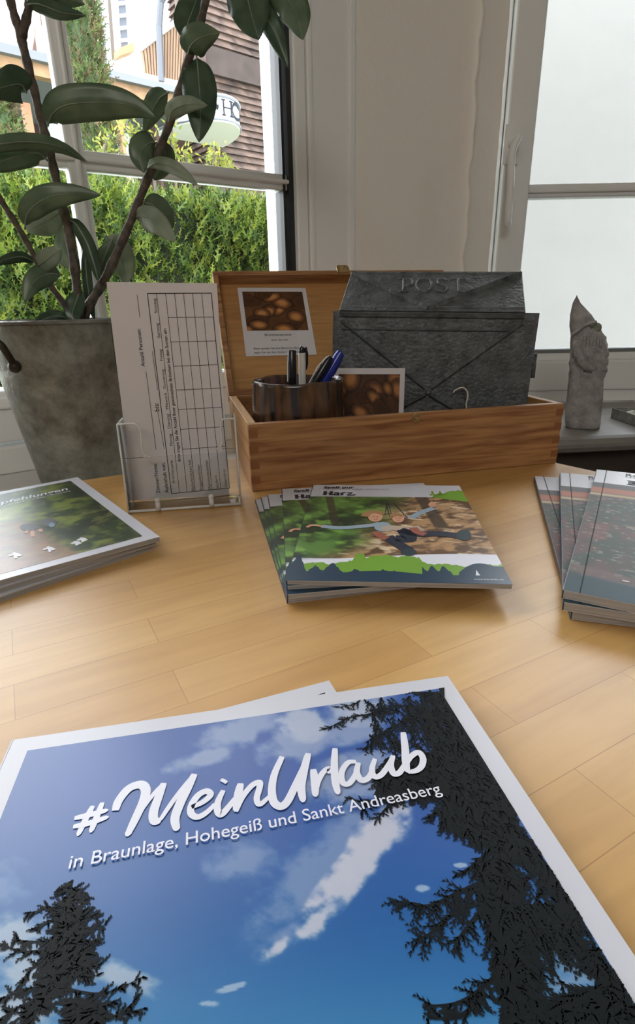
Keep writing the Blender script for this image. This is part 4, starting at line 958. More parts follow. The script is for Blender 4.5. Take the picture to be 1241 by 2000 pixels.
mass(m, T6([(620, 760), (700, 680), (760, 740), (780, 960), (820, 1150), (880, 1399), (740, 1399), (700, 1150), (640, 950)]), 1300, Z, .006)
mass(m, T6([(740, 600), (800, 650), (960, 860), (1080, 1040), (1000, 980), (900, 840), (840, 760), (740, 700)]), 650, Z, .006)
mass(m, T6([(1040, 1080), (1120, 1080), (1260, 1300), (1160, 1240), (1060, 1180)]), 260, Z, .005, spread=2)
mass(m, T6([(900, 1399), (940, 1310), (1060, 1260), (1180, 1230), (1260, 1280), (1400, 1500), (880, 1500)]), 1500, Z, .006, spread=2)
mass(m, T6([(780, 960), (960, 860), (1000, 1000), (990, 1110), (850, 1100)]), 110, Z, .007, spread=.4)
for b_, d_, l_ in (([(490, 110), (330, 108), (200, 122), (150, 150), (85, 165)], 1.0, .007), ([(440, 170), (320, 160), (210, 190), (130, 205), (30, 252)], 1.5, .007), ([(400, 200), (300, 240), (240, 280), (190, 330)], 1.2, .008), ([(360, 120), (370, 250), (390, 330)], .9, .006), ([(420, 130), (420, 260), (440, 340)], 1.0, .006),
      ([(470, 500), (300, 500), (200, 535), (105, 515)], 1.5, .007), ([(330, 510), (270, 560), (225, 615)], 1.6, .005), ([(200, 530), (170, 580)], 1.4, .005), ([(480, 560), (450, 585), (440, 605)], 1.2, .005),
      ([(670, 745), (600, 790), (545, 822)], 1.4, .005), ([(640, 850), (540, 895), (440, 940), (370, 930), (300, 922)], 1.9, .009), ([(620, 930), (520, 980), (440, 1050), (390, 1070)], 1.6, .009), ([(640, 960), (560, 1060), (540, 1090)], 1.2, .008),
      ([(750, 1130), (690, 1220), (560, 1315), (410, 1335)], 1.6, .008), ([(660, 1280), (560, 1370), (430, 1380)], 1.4, .007), ([(790, 1060), (850, 940), (880, 840), (930, 770)], 1.5, .007), ([(700, 900), (790, 880), (860, 740)], 1.4, .007), ([(740, 700), (800, 700), (900, 720)], 1.6, .006),
      ([(850, 960), (880, 1100), (960, 1260)], .9, .006), ([(880, 900), (960, 1000), (990, 1110)], .9, .006), ([(830, 1000), (860, 1120), (880, 1210)], .8, .006), ([(920, 860), (1010, 1000), (1110, 1070)], 1.2, .006), ([(960, 940), (1060, 1010), (1110, 1060)], 1.0, .006), ([(1110, 1080), (1090, 1150), (1030, 1180)], 1.2, .005),
      ([(690, 640), (690, 780), (720, 980), (770, 1180), (810, 1420)], .6, .006)): bough(m, T6(b_), Z, d_, l_)
mass(m, T7([(400, 260), (480, 290), (510, 440), (520, 600), (540, 720), (470, 790), (380, 800), (340, 900), (270, 980), (180, 1090), (230, 940), (280, 800), (300, 650), (350, 500), (370, 380)]), 560, Z, .004, spread=2.6)
mass(m, T7([(440, 940), (560, 960), (620, 1090), (420, 1090)]), 160, Z, .004, spread=2.0)
for b_, d_ in (([(440, 215), (400, 400), (380, 480), (340, 740), (260, 940), (190, 1090)], 1.3), ([(440, 240), (400, 262), (362, 272)], 1), ([(445, 290), (500, 290), (532, 298)], 1), ([(400, 380), (290, 388), (165, 425)], 1.5), ([(390, 430), (260, 490), (205, 520)], 1.5), ([(430, 420), (540, 440), (612, 398)], 1.6),
      ([(420, 500), (540, 525), (636, 490)], 1.7), ([(430, 560), (560, 590), (600, 570)], 1.5), ([(340, 600), (180, 590), (80, 580)], 1.4), ([(300, 640), (130, 650), (0, 600)], 1.2), ([(320, 700), (190, 760), (130, 850)], 1.2), ([(400, 690), (500, 745), (632, 720)], 1.7), ([(380, 760), (480, 800), (600, 795)], 1.5),
      ([(280, 850), (120, 900), (-20, 940)], 1.3), ([(250, 920), (100, 1000), (-20, 1070)], 1.1), ([(300, 900), (180, 1010), (60, 1090)], 1.1), ([(370, 870), (560, 905), (700, 885), (875, 800)], 1.4), ([(330, 960), (560, 985), (700, 960)], 1.5), ([(500, 1050), (700, 1040), (895, 990)], 1.6), ([(700, 1060), (780, 1000), (815, 950)], 1.3)): bough(m, T7(b_), Z, d_, .0045, .0008, spread=1.3)
obj('spruce_picture', m, M['treeink'], hol1)
# hand lettered title
m = MB(); ZT = .00045
A4_ = lambda x, y: G(120 + x / 3.1025, 1420 + y / 3.1025, ZT); A5_ = lambda x, y: G(500 + x / 3.1025, 1400 + y / 3.1025, ZT)
def brush(f, pts, w=.0036, taper=.35):
    global ZT
    ZT += 1.5e-5
    wf = lambda t: (1 - taper) + taper * math.sin(min(1, max(0, t * 1.05)) * math.pi) ** .5 if t < .999 else .25
    ribbon(m, [f(*p) for p in pts], w * .92, (0, 0, 1), wf, sub=8)
for s_ in ([(192, 482), (150, 560), (100, 665)], [(250, 462), (215, 550), (178, 645)], [(80, 558), (180, 535), (285, 508)], [(72, 610), (180, 585), (288, 548)]): brush(A4_, s_, .0026)
brush(A4_, [(328, 512), (350, 450), (410, 378), (480, 354), (512, 385), (500, 450), (455, 550), (398, 668)], .0042)
brush(A4_, [(430, 600), (500, 490), (570, 400), (622, 345)], .0020); brush(A4_, [(622, 345), (590, 430), (560, 520), (565, 575), (605, 570)], .0038)
brush(A4_, [(600, 570), (660, 480), (730, 385), (805, 290)], .0022); brush(A4_, [(808, 290), (765, 380), (720, 470), (690, 560), (702, 635)], .0040)
brush(A4_, [(790, 492), (860, 460), (905, 418), (880, 395), (830, 420), (790, 480), (787, 530), (825, 552), (880, 525), (935, 470)], .0030)
brush(A4_, [(982, 390), (950, 460), (948, 515), (972, 535), (1015, 490), (1068, 420)], .0030); brush(A4_, [(978, 342), (995, 325)], .0034, 0)
brush(A4_, [(1088, 348), (1072, 420), (1058, 520)], .0036); brush(A4_, [(1058, 520), (1100, 430), (1155, 362), (1200, 342), (1202, 375), (1185, 440), (1205, 475), (1270, 420)], .0028)
brush(A5_, [(160, 248), (115, 350), (98, 440), (108, 520), (150, 550), (192, 520), (242, 420), (292, 310), (318, 230)], .0036); brush(A5_, [(318, 228), (292, 330), (275, 430), (288, 525)], .0038)
brush(A5_, [(348, 325), (358, 400), (362, 492)], .0036); brush(A5_, [(362, 470), (378, 400), (410, 342), (445, 320), (442, 352)], .0026)
brush(A5_, [(480, 198), (476, 300), (482, 400), (500, 478)], .0034)
brush(A5_, [(608, 280), (560, 285), (522, 340), (526, 405), (565, 412), (605, 355), (622, 285)], .0028); brush(A5_, [(622, 285), (612, 345), (640, 392), (685, 375), (715, 310)], .0030)
brush(A5_, [(722, 262), (704, 325), (718, 370), (760, 360), (808, 295), (832, 242)], .0028); brush(A5_, [(832, 242), (818, 300), (835, 352), (872, 345), (905, 290)], .0030)
brush(A5_, [(893, 102), (905, 200), (908, 280), (918, 345)], .0036); brush(A5_, [(908, 300), (940, 250), (985, 224), (1012, 258), (1006, 305), (972, 335), (918, 345)], .0030)
obj('title_lettering', m, M['white'], hol1)
m = MB(); put_text(m, 'in Braunlage, Hohegeiß und Sankt Andreasberg', G(134, 1700, ZT), G(864, 1552, ZT), (0, 1, 0), bold=.004); obj('subtitle', m, M['white'], hol1)
# second copy underneath, turned a little
lz = .0042; lTR = onz(643, 1329, lz); ld = (lTR - onz(480, 1372, lz)).normalized()
hol2 = copy_tree(hol1)
a2 = lTR - ld * FW_; ly_ = Vector((-ld.y, ld.x, 0)); hol2.matrix_world = Matrix(((ld.x, ly_.x, 0, a2.x), (ld.y, ly_.y, 0, a2.y), (0, 0, 1, lz), (0, 0, 0, 1)))
hol2['label'] = 'second holiday magazine underneath, only a white corner sticking out behind'

# ================================================================== ZINC POT AND PLANT
T0 = onz(80, 945, SZ); vd = Vector((T0.x, T0.y, 0)).normalized(); rp = Vector((vd.y, -vd.x, 0)); RB, RR, PH = .066, .099, .215
pc = T0 + rp * RB; pc.z = SZ
pot = thing('plant_pot', 'weathered zinc bucket pot standing on the left windowsill behind the table', 'pot', pc + Vector((0, 0, .0005)))
m = MB(); prof = [(.001, 0), (RB * .97, 0), (RB, .003)]
for k in range(1, 20):
    f = k / 20; prof.append((RB + (RR - RB) * f, .003 + PH * f * .985))
prof += [(RR, PH - .002), (RR + .0028, PH - .001), (RR + .0030, PH + .002), (RR + .0008, PH + .0035), (RR - .002, PH + .001), (RR - .004, PH - .012), (RB + .012, .10), (.001, .10)]
m.lathe(pc + Vector((0, 0, .0005)), prof, 72); obj('pot_body', m, M['zinc'], pot, smooth=True, autosm=50)
m = MB()
vp = Vector((math.cos(R(218)), math.sin(R(218)), 0))
h0 = ondist(-6, 668, math.hypot(pc.x, pc.y) - .103); h1 = ondist(29, 716, math.hypot(pc.x, pc.y) - .098)
m.tube(smooth_path([h0 + Vector((-.03, -.0, .012)), h0 + Vector((0, 0, 0)), h0.lerp(h1, .5) + Vector((.003, -.004, .002)), h1, h1 + Vector((-.004, .010, -.004))], 5), .0042, 10); m.sphere(h1, .0075, 12, 8); 
obj('handle', m, plain('rusty_dark_iron', srgb(62, 54, 46), .5, metal=.6, noise=.4, scale=200), pot, smooth=True)
m = MB(); m.lathe(pc, [(.001, PH - .028), (RR - .011, PH - .030), (RR - .0115, PH - .036), (.001, PH - .037)], 48)
so = obj('soil', m, M['soil'], pot); so['kind'] = 'stuff'

DP = math.hypot(pc.x, pc.y)                              # plant depth, follows the pot centre
def PL(px, py, d=0.0): return ondist(px, py, DP + d)
base = PL(152, 640, .0); base.z = SZ + PH - .036
pln = thing('houseplant', 'tall leafy houseplant with bare woody stems growing from the zinc pot', 'plant', base)
def stem(pts, r0, r1):
    P = smooth_path([PL(*p) for p in pts], 6); n = len(P); m = MB(); rad = []
    for i in range(n):
        r = r0 + (r1 - r0) * i / (n - 1); rad.append(r * (1 + .12 * math.sin(i * 1.9) * (1 if i % 7 else 1.5)))
    m.tube(P, rad, 12); obj('stem', m, M['stem'], pln, smooth=True)
stem([(150, 655, .0), (153, 620, 0), (150, 560, 0), (135, 455, 0), (115, 375, 0), (98, 300, -.005), (82, 240, -.008), (60, 150, -.01), (40, 70, -.012), (20, 0, -.014), (10, -60, -.014)], .0062, .0046)
stem([(158, 655, .01), (170, 605, .008), (205, 545, .005), (248, 450, .0), (288, 350, -.005), (328, 250, -.01), (358, 150, -.012), (395, 30, -.014), (412, -60, -.014)], .0064, .0044)
stem([(146, 655, -.005), (128, 600, -.01), (90, 545, -.014), (45, 460, -.02), (0, 388, -.024), (-40, 320, -.026)], .0040, .0034)
stem([(42, 75, -.012), (55, 20, -.02), (62, -40, -.02)], .005, .004)
def leaf(pts, wpx, mat='leaf', d=(0, 0), fold=.25, tilt=0.0, twist=0.0, base_pet=True):
    """pts: midrib as pixel points traced from base to tip, wpx the blade width, d depth at base and tip"""
    n0 = len(pts); P = smooth_path([PL(p[0], p[1], d[0] + (d[1] - d[0]) * i / (n0 - 1)) for i, p in enumerate(pts)], 8); n = len(P)
    W_ = wpx * DP / FPX / math.cos(TH) * .96
    m = MB(); rings = []; k5 = 7
    for i, p in enumerate(P):
        f = i / (n - 1); t = (P[min(i + 1, n - 1)] - P[max(i - 1, 0)]).normalized(); v = (p - CAM).normalized()
        s = t.cross(v).normalized(); up_ = s.cross(t).normalized(); an = tilt + twist * f; s2 = s * math.cos(an) + up_ * math.sin(an); u2 = up_ * math.cos(an) - s * math.sin(an)
        pet = .06; g = max(0, (f - pet) / (1 - pet)); prof_ = (math.sin(math.pi * g ** .82) ** .75 if 0 < g < 1 else 0); hw = W_ / 2 * max(prof_, .035 if f < .5 else .01)
        row = []
        for k in range(k5):
            q_ = -1 + 2 * k / (k5 - 1); row.append(p + s2 * hw * q_ - u2 * hw * fold * (1 - abs(q_) ** 1.0) * 1.0 + u2 * hw * .10 * math.sin(f * 17 + (2 if q_ > 0 else 0)) * abs(q_) ** 2)
        rings.append(row)
    m.loft(rings, False, False); lf = obj('leaf', m, M[mat], pln, smooth=True, solid=.0006)
    rb = MB(); rb.tube([r[k5 // 2] - (P[i] - CAM).normalized() * .0004 for i, r in enumerate(rings)], [max(.0003, .0011 * (1 - i / n)) for i in range(n)], 6); obj('midrib', rb, M['leafpale'], lf, smooth=True)
leaf([(93, 247), (103, 222), (135, 204), (210, 200), (262, 208), (305, 230)], 46, 'leaf', (-.01, -.05), fold=.3)
leaf([(52, 182), (40, 166), (15, 168), (-40, 185)], 44, 'leafdark', (-.01, -.03))
leaf([(-60, 300), (-10, 283), (60, 277), (120, 288), (170, 316)], 22, 'leaf', (-.06, -.02), fold=.5)
leaf([(93, 314), (75, 299), (40, 303), (-5, 318), (-40, 330)], 34, 'leaf', (-.01, -.05))
leaf([(48, 448), (55, 415), (88, 388), (140, 378), (198, 381)], 36, 'leaf', (-.01, -.05), fold=.3)
leaf([(128, 408), (100, 428), (75, 440), (52, 452)], 40, 'leafpale', (.0, .03))
leaf([(133, 428), (150, 440), (172, 478), (186, 520), (192, 548)], 22, 'leafdark', (0, -.02), fold=.5)
leaf([(170, 470), (168, 520), (176, 590), (185, 625)], 16, 'leafdark', (.01, 0.02), fold=.4)
leaf([(68, 522), (85, 512), (104, 498), (120, 487)], 30, 'leafpale', (-.014, -.04))
leaf([(122, 538), (95, 535), (65, 552), (48, 590)], 34, 'leaf', (-.01, -.03))
leaf([(72, 514), (45, 502), (15, 506), (-20, 520)], 16, 'leafdark', (-.014, -.04), fold=.4)
leaf([(150, 628), (115, 618), (85, 624), (64, 637)], 20, 'leafdark', (0, -.05))
leaf([(160, 560), (148, 590), (142, 615), (152, 636)], 30, 'leafdark', (0, -.02))
leaf([(262, 424), (285, 424), (312, 440), (343, 472)], 38, 'leafpale', (0, -.05), fold=.15)
leaf([(278, 395), (300, 402), (322, 430), (330, 456)], 42, 'leaf', (.0, .03))
leaf([(306, 278), (288, 282), (274, 302), (282, 338)], 40, 'leaf', (-.005, -.03))
leaf([(312, 272), (322, 300), (312, 330), (300, 352)], 34, 'leaf', (-.0, .03))
leaf([(286, 330), (305, 319), (335, 325), (362, 342), (387, 362)], 20, 'leafpale', (-.01, -.06), fold=.4)
leaf([(328, 245), (338, 215), (370, 203), (406, 206)], 24, 'leafpale', (-.01, -.06), fold=.3)
leaf([(330, 180), (312, 192), (296, 220), (282, 258)], 34, 'leaf', (.0, .04))
leaf([(384, 108), (388, 150), (392, 215), (389, 278)], 52, 'leafdark', (-.01, -.04), fold=.2)
leaf([(366, 110), (374, 88), (395, 72), (430, 64)], 40, 'leaf', (-.012, -.05), fold=.25)
leaf([(362, 84), (366, 50), (380, 10), (392, -30)], 44, 'leafdark', (-.012, .02))
leaf([(455, -60), (478, -20), (492, 30), (506, 78)], 62, 'leafdark', (-.02, -.05), fold=.2)
leaf([(495, -40), (515, 20), (540, 70), (564, 134)], 30, 'leafdark', (-.02, -.04), fold=.3)
leaf([(510, -60), (552, -15), (580, 30), (592, 78)], 48, 'leaf', (-.02, -.06), fold=.25)
leaf([(48, 10), (75, 8), (120, 24), (168, 30)], 20, 'leafdark', (-.02, -.06), fold=.4)
leaf([(55, -10), (90, -2), (130, -2), (166, 8)], 22, 'leaf', (-.02, -.05), fold=.4)
leaf([(205, 460), (225, 480), (242, 520), (246, 556)], 46, 'leafpale', (.01, .04))
leaf([(222, 462), (205, 500), (196, 530), (198, 556)], 30, 'leaf', (.01, .03))
leaf([(146, 528), (132, 505), (126, 470), (134, 440)], 34, 'leafpale', (.0, .04))
stem([(400, -20, -.014), (440, -70, -.02), (500, -80, -.02)], .003, .002)

# ================================================================== GNOME FIGURE
gn0 = onz(1140, 838, SZ); GD = math.hypot(gn0.x, gn0.y) + .02
gno = thing('gnome_figurine', 'grey stone gnome figurine with pointed hat standing on the right windowsill', 'figurine', (gn0.x, gn0.y + .02, SZ + .0005))
gvd = Vector((gn0.x, gn0.y, 0)).normalized(); grt = Vector((gvd.y, -gvd.x, 0)); gc = Vector((gn0.x, gn0.y, 0)) + gvd * .02
def gpt(px, py): p = onpl(px, py, gc, gvd); return (p - gc).dot(grt), p.z
Lp = [(1127, 577), (1119, 592), (1114, 614), (1113, 636), (1116, 656), (1115, 662), (1114, 690), (1112, 725), (1109, 765), (1105, 800), (1103, 833)]
Rp = [(1127.5, 577), (1135, 592), (1156, 614), (1170, 636), (1180, 654), (1184, 662), (1190, 690), (1187, 722), (1179.5, 742), (1178, 780), (1174, 833)]
Ls = [gpt(*p) for p in Lp]; Rs = [gpt(*p) for p in Rp]
def interp(tab, z):
    tab = sorted(tab, key=lambda a: a[1]); return float(np.interp(z, [a[1] for a in tab], [a[0] for a in tab]))
ztp = Ls[0][1]; zbm = SZ + .001; m = MB(); rings = []; seg = 64; NZ = 90
hsh = lambda a, b: (math.sin(a * 12.9898 + b * 78.233) * 43758.5453) % 1
for i in range(NZ + 1):
    f = i / NZ; z = zbm + (ztp - zbm) * (1 - (1 - f) ** 1.15); l = interp(Ls, z); r = interp(Rs, z); c0 = (l + r) / 2; hw = max(.0008, (r - l) / 2); hd = max(.0008, min(hw * .95, .034 if z < ztp - .1 else hw))
    if f < .02: hw *= .96; hd *= .96
    row = []
    for k in range(seg):
        t = 2 * math.pi * k / seg; e = 1.0
        ct, st = math.cos(t), math.sin(t); sq = .78 if f < .5 else .95
        x = math.copysign(abs(ct) ** sq, ct) * hw; y = math.copysign(abs(st) ** sq, st) * hd
        hat = z > zbm + (ztp - zbm) * (.60 + .10 * ct)                                  # slanting brim
        brim = math.exp(-((z - (zbm + (ztp - zbm) * (.60 + .10 * ct))) / .004) ** 2)
        e += .05 * brim
        if not hat and f > .36: e += .035 * math.sin(t * 9 + z * 160) * (ct > -.2) + .02 * math.sin(z * 400 + t * 3)       # beard strands
        e += .02 * (hsh(k, i) - .5) + .015 * math.sin(t * 4 + z * 60)
        p = gc + grt * (c0 + x * e) + gvd * (y * e); row.append(Vector((p.x, p.y, z)))
    rings.append(row)
m.loft(rings); obj('body', m, M['stone'], gno, smooth=True)
def gP(px, py, d=0.0): return onpl(px, py, gc - gvd * d, gvd)
m = MB(); m.sphere(gP(1166, 640, .012), .0085, 14, 10); m.sphere(gP(1157, 636, .022), .004, 10, 8); obj('nose', m, M['stonemoss'], gno, smooth=True)
m = MB(); m.tube(smooth_path([gP(1117, 654, .024), gP(1130, 645, .031), (gP(1146, 634, .030)), gP(1165, 629, .018)], 6), .003, 8); obj('hat_brim', m, M['stone'], gno, smooth=True)
m = MB()
for k in range(7):
    x0 = 1140 + k * 6.5; m.tube(smooth_path([gP(x0 - 3, 655 + k * .5, .032 - .001 * k), gP(x0 - 6, 685, .033 - .0018 * k), gP(x0 + 1, 715, .031 - .0025 * k), gP(x0 - 4 + (k - 3), 738, .028 - .003 * k)], 5), [.002, .0032] + [.0034] * 12 + [.002, .001], 8)
obj('beard', m, M['stone'], gno, smooth=True)
m = MB(); m.tube(smooth_path([gP(1126, 664, .030), gP(1130, 690, .034), gP(1142, 712, .036), gP(1160, 722, .033)], 6), [.005, .007] + [.0075] * 14 + [.007, .006, .005], 10); obj('arm', m, M['stone'], gno, smooth=True)

# ================================================================== ZINC TRAY
a0 = onz(1193, 816, SZ); b0 = onz(1241, 834, SZ); td = (b0 - a0).normalized(); tn = Vector((-td.y, td.x, 0)); thh = onpl(1193, 795, a0, -tn).z - SZ
tM = Matrix(((td.x, tn.x, 0, a0.x), (td.y, tn.y, 0, a0.y), (0, 0, 1, SZ + .0004), (0, 0, 0, 1)))
tray = thing('tray', 'low zinc tray with white pebbles at the right end of the windowsill', 'tray', mat=tM)
TW, TD = .26, .15
m = MB(); m.cbox(0, TW, 0, TD, 0, .0015); m.cbox(0, TW, 0, .0015, 0, thh); m.cbox(0, TW, TD - .0015, TD, 0, thh); m.cbox(0, .0015, 0, TD, 0, thh); m.cbox(TW - .0015, TW, 0, TD, 0, thh); obj('tray_body', m, M['zinc'], tray, bevel=.0005)
r9 = random.Random(5); lab2 = ['white pebble nearest the left corner of the zinc tray', 'white pebble in the zinc tray, second from its left corner', 'white pebble in the zinc tray near the right picture edge']
stones = [(.018, .035, .010), (.036, .022, .009), (.056, .030, .010), (.03, .06, .009), (.06, .062, .009), (.085, .035, .010)]
for k, (x, y, s) in enumerate(stones):
    m = MB(); c0 = tM @ Vector((x, y, .0018 + s * .75)); m.sphere(c0, s, 14, 10, (1.3 + .3 * r9.random(), 1, .75)); 
    m.v = [tuple(Vector(v) + Vector((0, 0, 0)) + (Vector(v) - c0) * .12 * math.sin(v[0] * 700 + v[1] * 900 + k)) for v in m.v]
    o = obj('pebble', m, plain('white_stone', srgb(216, 214, 208), .7) if k == 0 else bpy.data.materials['white_stone'], smooth=True)
    tag(o, 'white pebble lying in the low zinc tray on the right sill', 'pebble', 'white pebbles in the zinc tray')

# ================================================================== OUTSIDE, WINDOW 2: rendered wall
m = MB(); m.box((.1, P2.y + 1.15, -1.6), (1.45, 0, 0), (0, .2, 0), (0, 0, 2.88)); nb = obj('neighbour_wall', m, M['farwall']); tag(nb, 'bright white rendered wall standing outside the right window', 'wall')

# ================================================================== OUTSIDE, WINDOW 1
OUT = -W1N                                               # outward
gr = MB(); gr.box(Vector((-30, 1.2, -1.65)), (40, 0, 0), (0, 40, 0), (0, 0, .05)); struct('ground', gr, plain('grass_ground', srgb(96, 110, 60), .9, noise=.4, scale=3))
# hedge
HD = 2.6
hp0 = ondist(-160, 330, HD * .92); hp1 = ondist(640, 372, HD * 1.18); hdv = Vector((hp1.x - hp0.x, hp1.y - hp0.y, 0)); HL = hdv.length; hdv.normalize(); hnv = Vector((hdv.y, -hdv.x, 0))
if hnv.y > 0: hnv = -hnv
htop = (ondist(100, 333, HD).z + ondist(500, 366, HD * 1.12).z) / 2
hed = thing('hedge', 'bright green conifer hedge outside the left window below the crossbar', 'hedge', ((hp0.x + hp1.x) / 2, (hp0.y + hp1.y) / 2, -1.6))
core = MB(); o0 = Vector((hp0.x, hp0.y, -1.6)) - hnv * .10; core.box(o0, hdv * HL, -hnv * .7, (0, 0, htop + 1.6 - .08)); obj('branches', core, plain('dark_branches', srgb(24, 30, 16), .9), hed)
def sprays(n, posf, size, seed):
    r = np.random.default_rng(seed); vs = []; fs = []; mi = []
    for k in range(n):
        p, nn, sz = posf(r); d = Vector((r.normal() * .6, r.normal() * .6, .9 + r.normal() * .35)) + nn * .6; d.normalize()
        s = d.cross(Vector((r.normal(), r.normal(), r.normal()))).normalized(); L0 = sz * r.uniform(.6, 1.3); b = len(vs); w = L0 * .07
        vs += [p + s * w, p - s * w, p + d * L0]; fs.append((b, b + 1, b + 2))
        for j in range(5):
            f = .15 + j * .17; q_ = p + d * L0 * f; sg = 1 if j % 2 else -1; e = q_ + (s * sg * .8 + d * .6) * L0 * .34 * (1.15 - f); b = len(vs); vs += [q_ + d * w * 1.3, q_ - d * w * 1.3, e]; fs.append((b, b + 1, b + 2))
        mi += [int(r.integers(0, 3))] * 6
    return vs, fs, mi
def hpos(r):
    s = r.uniform(0, HL); top = r.random() < .16
    bulge = .05 * math.sin(s * 5.1) + .04 * math.sin(s * 13)
    if top: p = Vector((hp0.x, hp0.y, 0)) + hdv * s - hnv * r.uniform(.0, .7) + hnv * bulge; p.z = htop - .09 + r.uniform(-.02, .03); return p, Vector((0, 0, 1)), .075
    zz = htop - .1 - (r.random() ** 1.2) * 1.55; p = Vector((hp0.x, hp0.y, 0)) + hdv * s + hnv * (bulge - .06 + .07 * r.normal() * .8 + .035 * math.sin(zz * 17 + s * 9)); p.z = zz; return p, hnv, .062
GM = [leaf_mat('fresh_conifer_green', srgb(106, 128, 42), srgb(70, 96, 32), .3, .6, 8), leaf_mat('mid_conifer_green', srgb(68, 94, 34), srgb(46, 68, 26), .25, .6, 8), leaf_mat('yellow_conifer_green', srgb(136, 146, 54), srgb(98, 114, 40), .3, .6, 8)]
vs, fs, mi = sprays(26000, hpos, .06, 3); m = MB(); m.v = [tuple(v) for v in vs]; m.f = fs; m.m = mi; fo_ = obj('foliage', m, GM, hed)
HF = [plain('dark_conifer', srgb(60, 82, 44), .7)]
def tree(name, label, cat, ctr_px, r_top, r_bot, zlo, dist, n, pal, seed, size=.16, ztop=None, fan=1.0):
    c0 = ondist(*ctr_px, dist); zt_ = ztop if ztop else c0.z
    t = thing(name, label, cat, (c0.x, c0.y, zlo))
    m = MB(); m.tube([(c0.x, c0.y, zlo), (c0.x, c0.y, zt_ - .2)], [.07, .02], 8); obj('trunk', m, M['stem'], t)
    m = MB(); cn_ = 14; m.loft([[Vector((c0.x + r_ * math.cos(2 * math.pi * k / cn_), c0.y + r_ * math.sin(2 * math.pi * k / cn_), z_)) for k in range(cn_)] for r_, z_ in ((r_bot * .74, zlo + .1), (r_top * .74, zt_ - .1))]); obj('branches', m, HF[0], t)
    def pos(r):
        f = r.random(); rad = r_bot + (r_top - r_bot) * f; a = r.uniform(0, 2 * math.pi); rr_ = rad * (1 - .35 * r.random() ** 2) * (1 + .12 * math.sin(a * 5 + f * 20)); nn = Vector((math.cos(a), math.sin(a), 0)); return Vector((c0.x, c0.y, zlo + .1 + (zt_ - zlo) * f)) + nn * rr_, nn, size
    vs, fs, mi = sprays(n, pos, size, seed); m = MB(); m.v = [tuple(v) for v in vs]; m.f = fs; m.m = mi; obj('foliage', m, pal, t); return t
CM = [leaf_mat('thuja_green', srgb(82, 102, 54), srgb(58, 78, 40), .3, .7, 5), leaf_mat('thuja_brown', srgb(112, 96, 66), srgb(84, 74, 48), .2, .7, 5), leaf_mat('thuja_light', srgb(112, 124, 68), srgb(82, 100, 52), .3, .7, 5)]
tree('conifer_tree', 'tall narrow conifer rising beyond the hedge right of the mullion', 'tree', (168, 150), .10, .21, -1.6, 6.0, 15000, CM, 4, .10, ztop=6.5)
tree('conifer_tree', 'short round conifer at the left picture edge beyond the hedge', 'tree', (-2, 190), .06, .34, -1.6, 6.2, 2600, CM, 5, .13)
# shrubs above hedge
SM_ = [leaf_mat('spring_yellow', srgb(158, 154, 68), srgb(124, 130, 48), .35, .6, 8), leaf_mat('spring_green', srgb(128, 138, 56), srgb(98, 114, 40), .35, .6, 8)]
def sprig(pts, lab, dist=3.6, seed=1):
    P = smooth_path([ondist(*p, dist) for p in pts], 5); t = thing('shrub', lab, 'shrub', (P[0].x, P[0].y, -1.6), 'yellow-green shrubs behind the hedge')
    m = MB(); m.tube([Vector((P[0].x, P[0].y, -1.6))] + P, [.012] + [.008] * (len(P) - 1) + [.003], 6); obj('stem', m, M['stem'], t)
    r = random.Random(seed); vs = []; fs = []; mi = []
    for i in range(80):
        f = r.random() ** .8; p = P[int(f * (len(P) - 1))] + Vector((r.gauss(0, .028), r.gauss(0, .028), r.gauss(0, .028))); d = Vector((r.gauss(0, 1), r.gauss(0, .6), r.gauss(.5, .8))).normalized(); s = d.cross(Vector((0, 1, .2))).normalized(); b = len(vs)
        vs += [p - d * .01, p + s * .006, p + d * .03, p - s * .006]; fs.append((b, b + 1, b + 2, b + 3)); mi.append(r.randint(0, 1))
    m = MB(); m.v = [tuple(v) for v in vs]; m.f = fs; m.m = mi; obj('foliage', m, SM_, t)
for k, (pp, lb) in enumerate((([(262, 330), (262, 290), (250, 250), (246, 232)], 'thin yellow shrub shoot between the conifer and the crossing plant stem'), ([(300, 335), (298, 300), (290, 262)], 'yellow-green shrub shoot left of the leaning stem'), ([(342, 340), (338, 290), (335, 245)], 'tallest yellow-green shrub right of the leaning stem'),
      ([(372, 345), (366, 318), (360, 300)], 'low bushy yellow shrub under the white canopy'), ([(420, 345), (418, 315), (418, 285)], 'yellow shrub shoot under the right part of the canopy'), ([(448, 345), (446, 330), (445, 312)], 'short yellow shrub shoot, rightmost of the shrubs'), ([(200, 330), (205, 290), (215, 262)], 'light green shrub at the foot of the tall conifer'))): sprig(pp, lb, 3.6 + .05 * k, k)

# ---- hotel building
HA = R(39); HDir = Vector((math.cos(HA), math.sin(HA), 0)); HNr = Vector((math.sin(HA), -math.cos(HA), 0))
hpA = ondist(410, 300, 10.5); hpA.z = 0
def hw(px, py, d=0.0): return onpl(px, py, hpA + HNr * d, HNr)
wallw = plain('white_render', srgb(238, 238, 236), .9); red = plain('red_frame', srgb(196, 84, 74), .6); clad = wood('weathered_cladding', srgb(98, 80, 70), srgb(54, 43, 38), 0, ring=6, rough=.8, fine=14)
pane_ = plain('pale_window_pane', srgb(205, 218, 232), .15, noise=.1, scale=1)
hot = thing('wood_clad_house', 'brown timber-clad house across the hedge with a red framed window', 'house', (hpA.x, hpA.y, -1.6))
s0, s1 = 0.0, (hw(700, 300) - hpA).dot(HDir); m = MB()
m.box(hpA + Vector((0, 0, -1.6)) - HNr * .05, HDir * (s1), -HNr * .8, (0, 0, 11)); obj('wall_core', m, clad, hot)
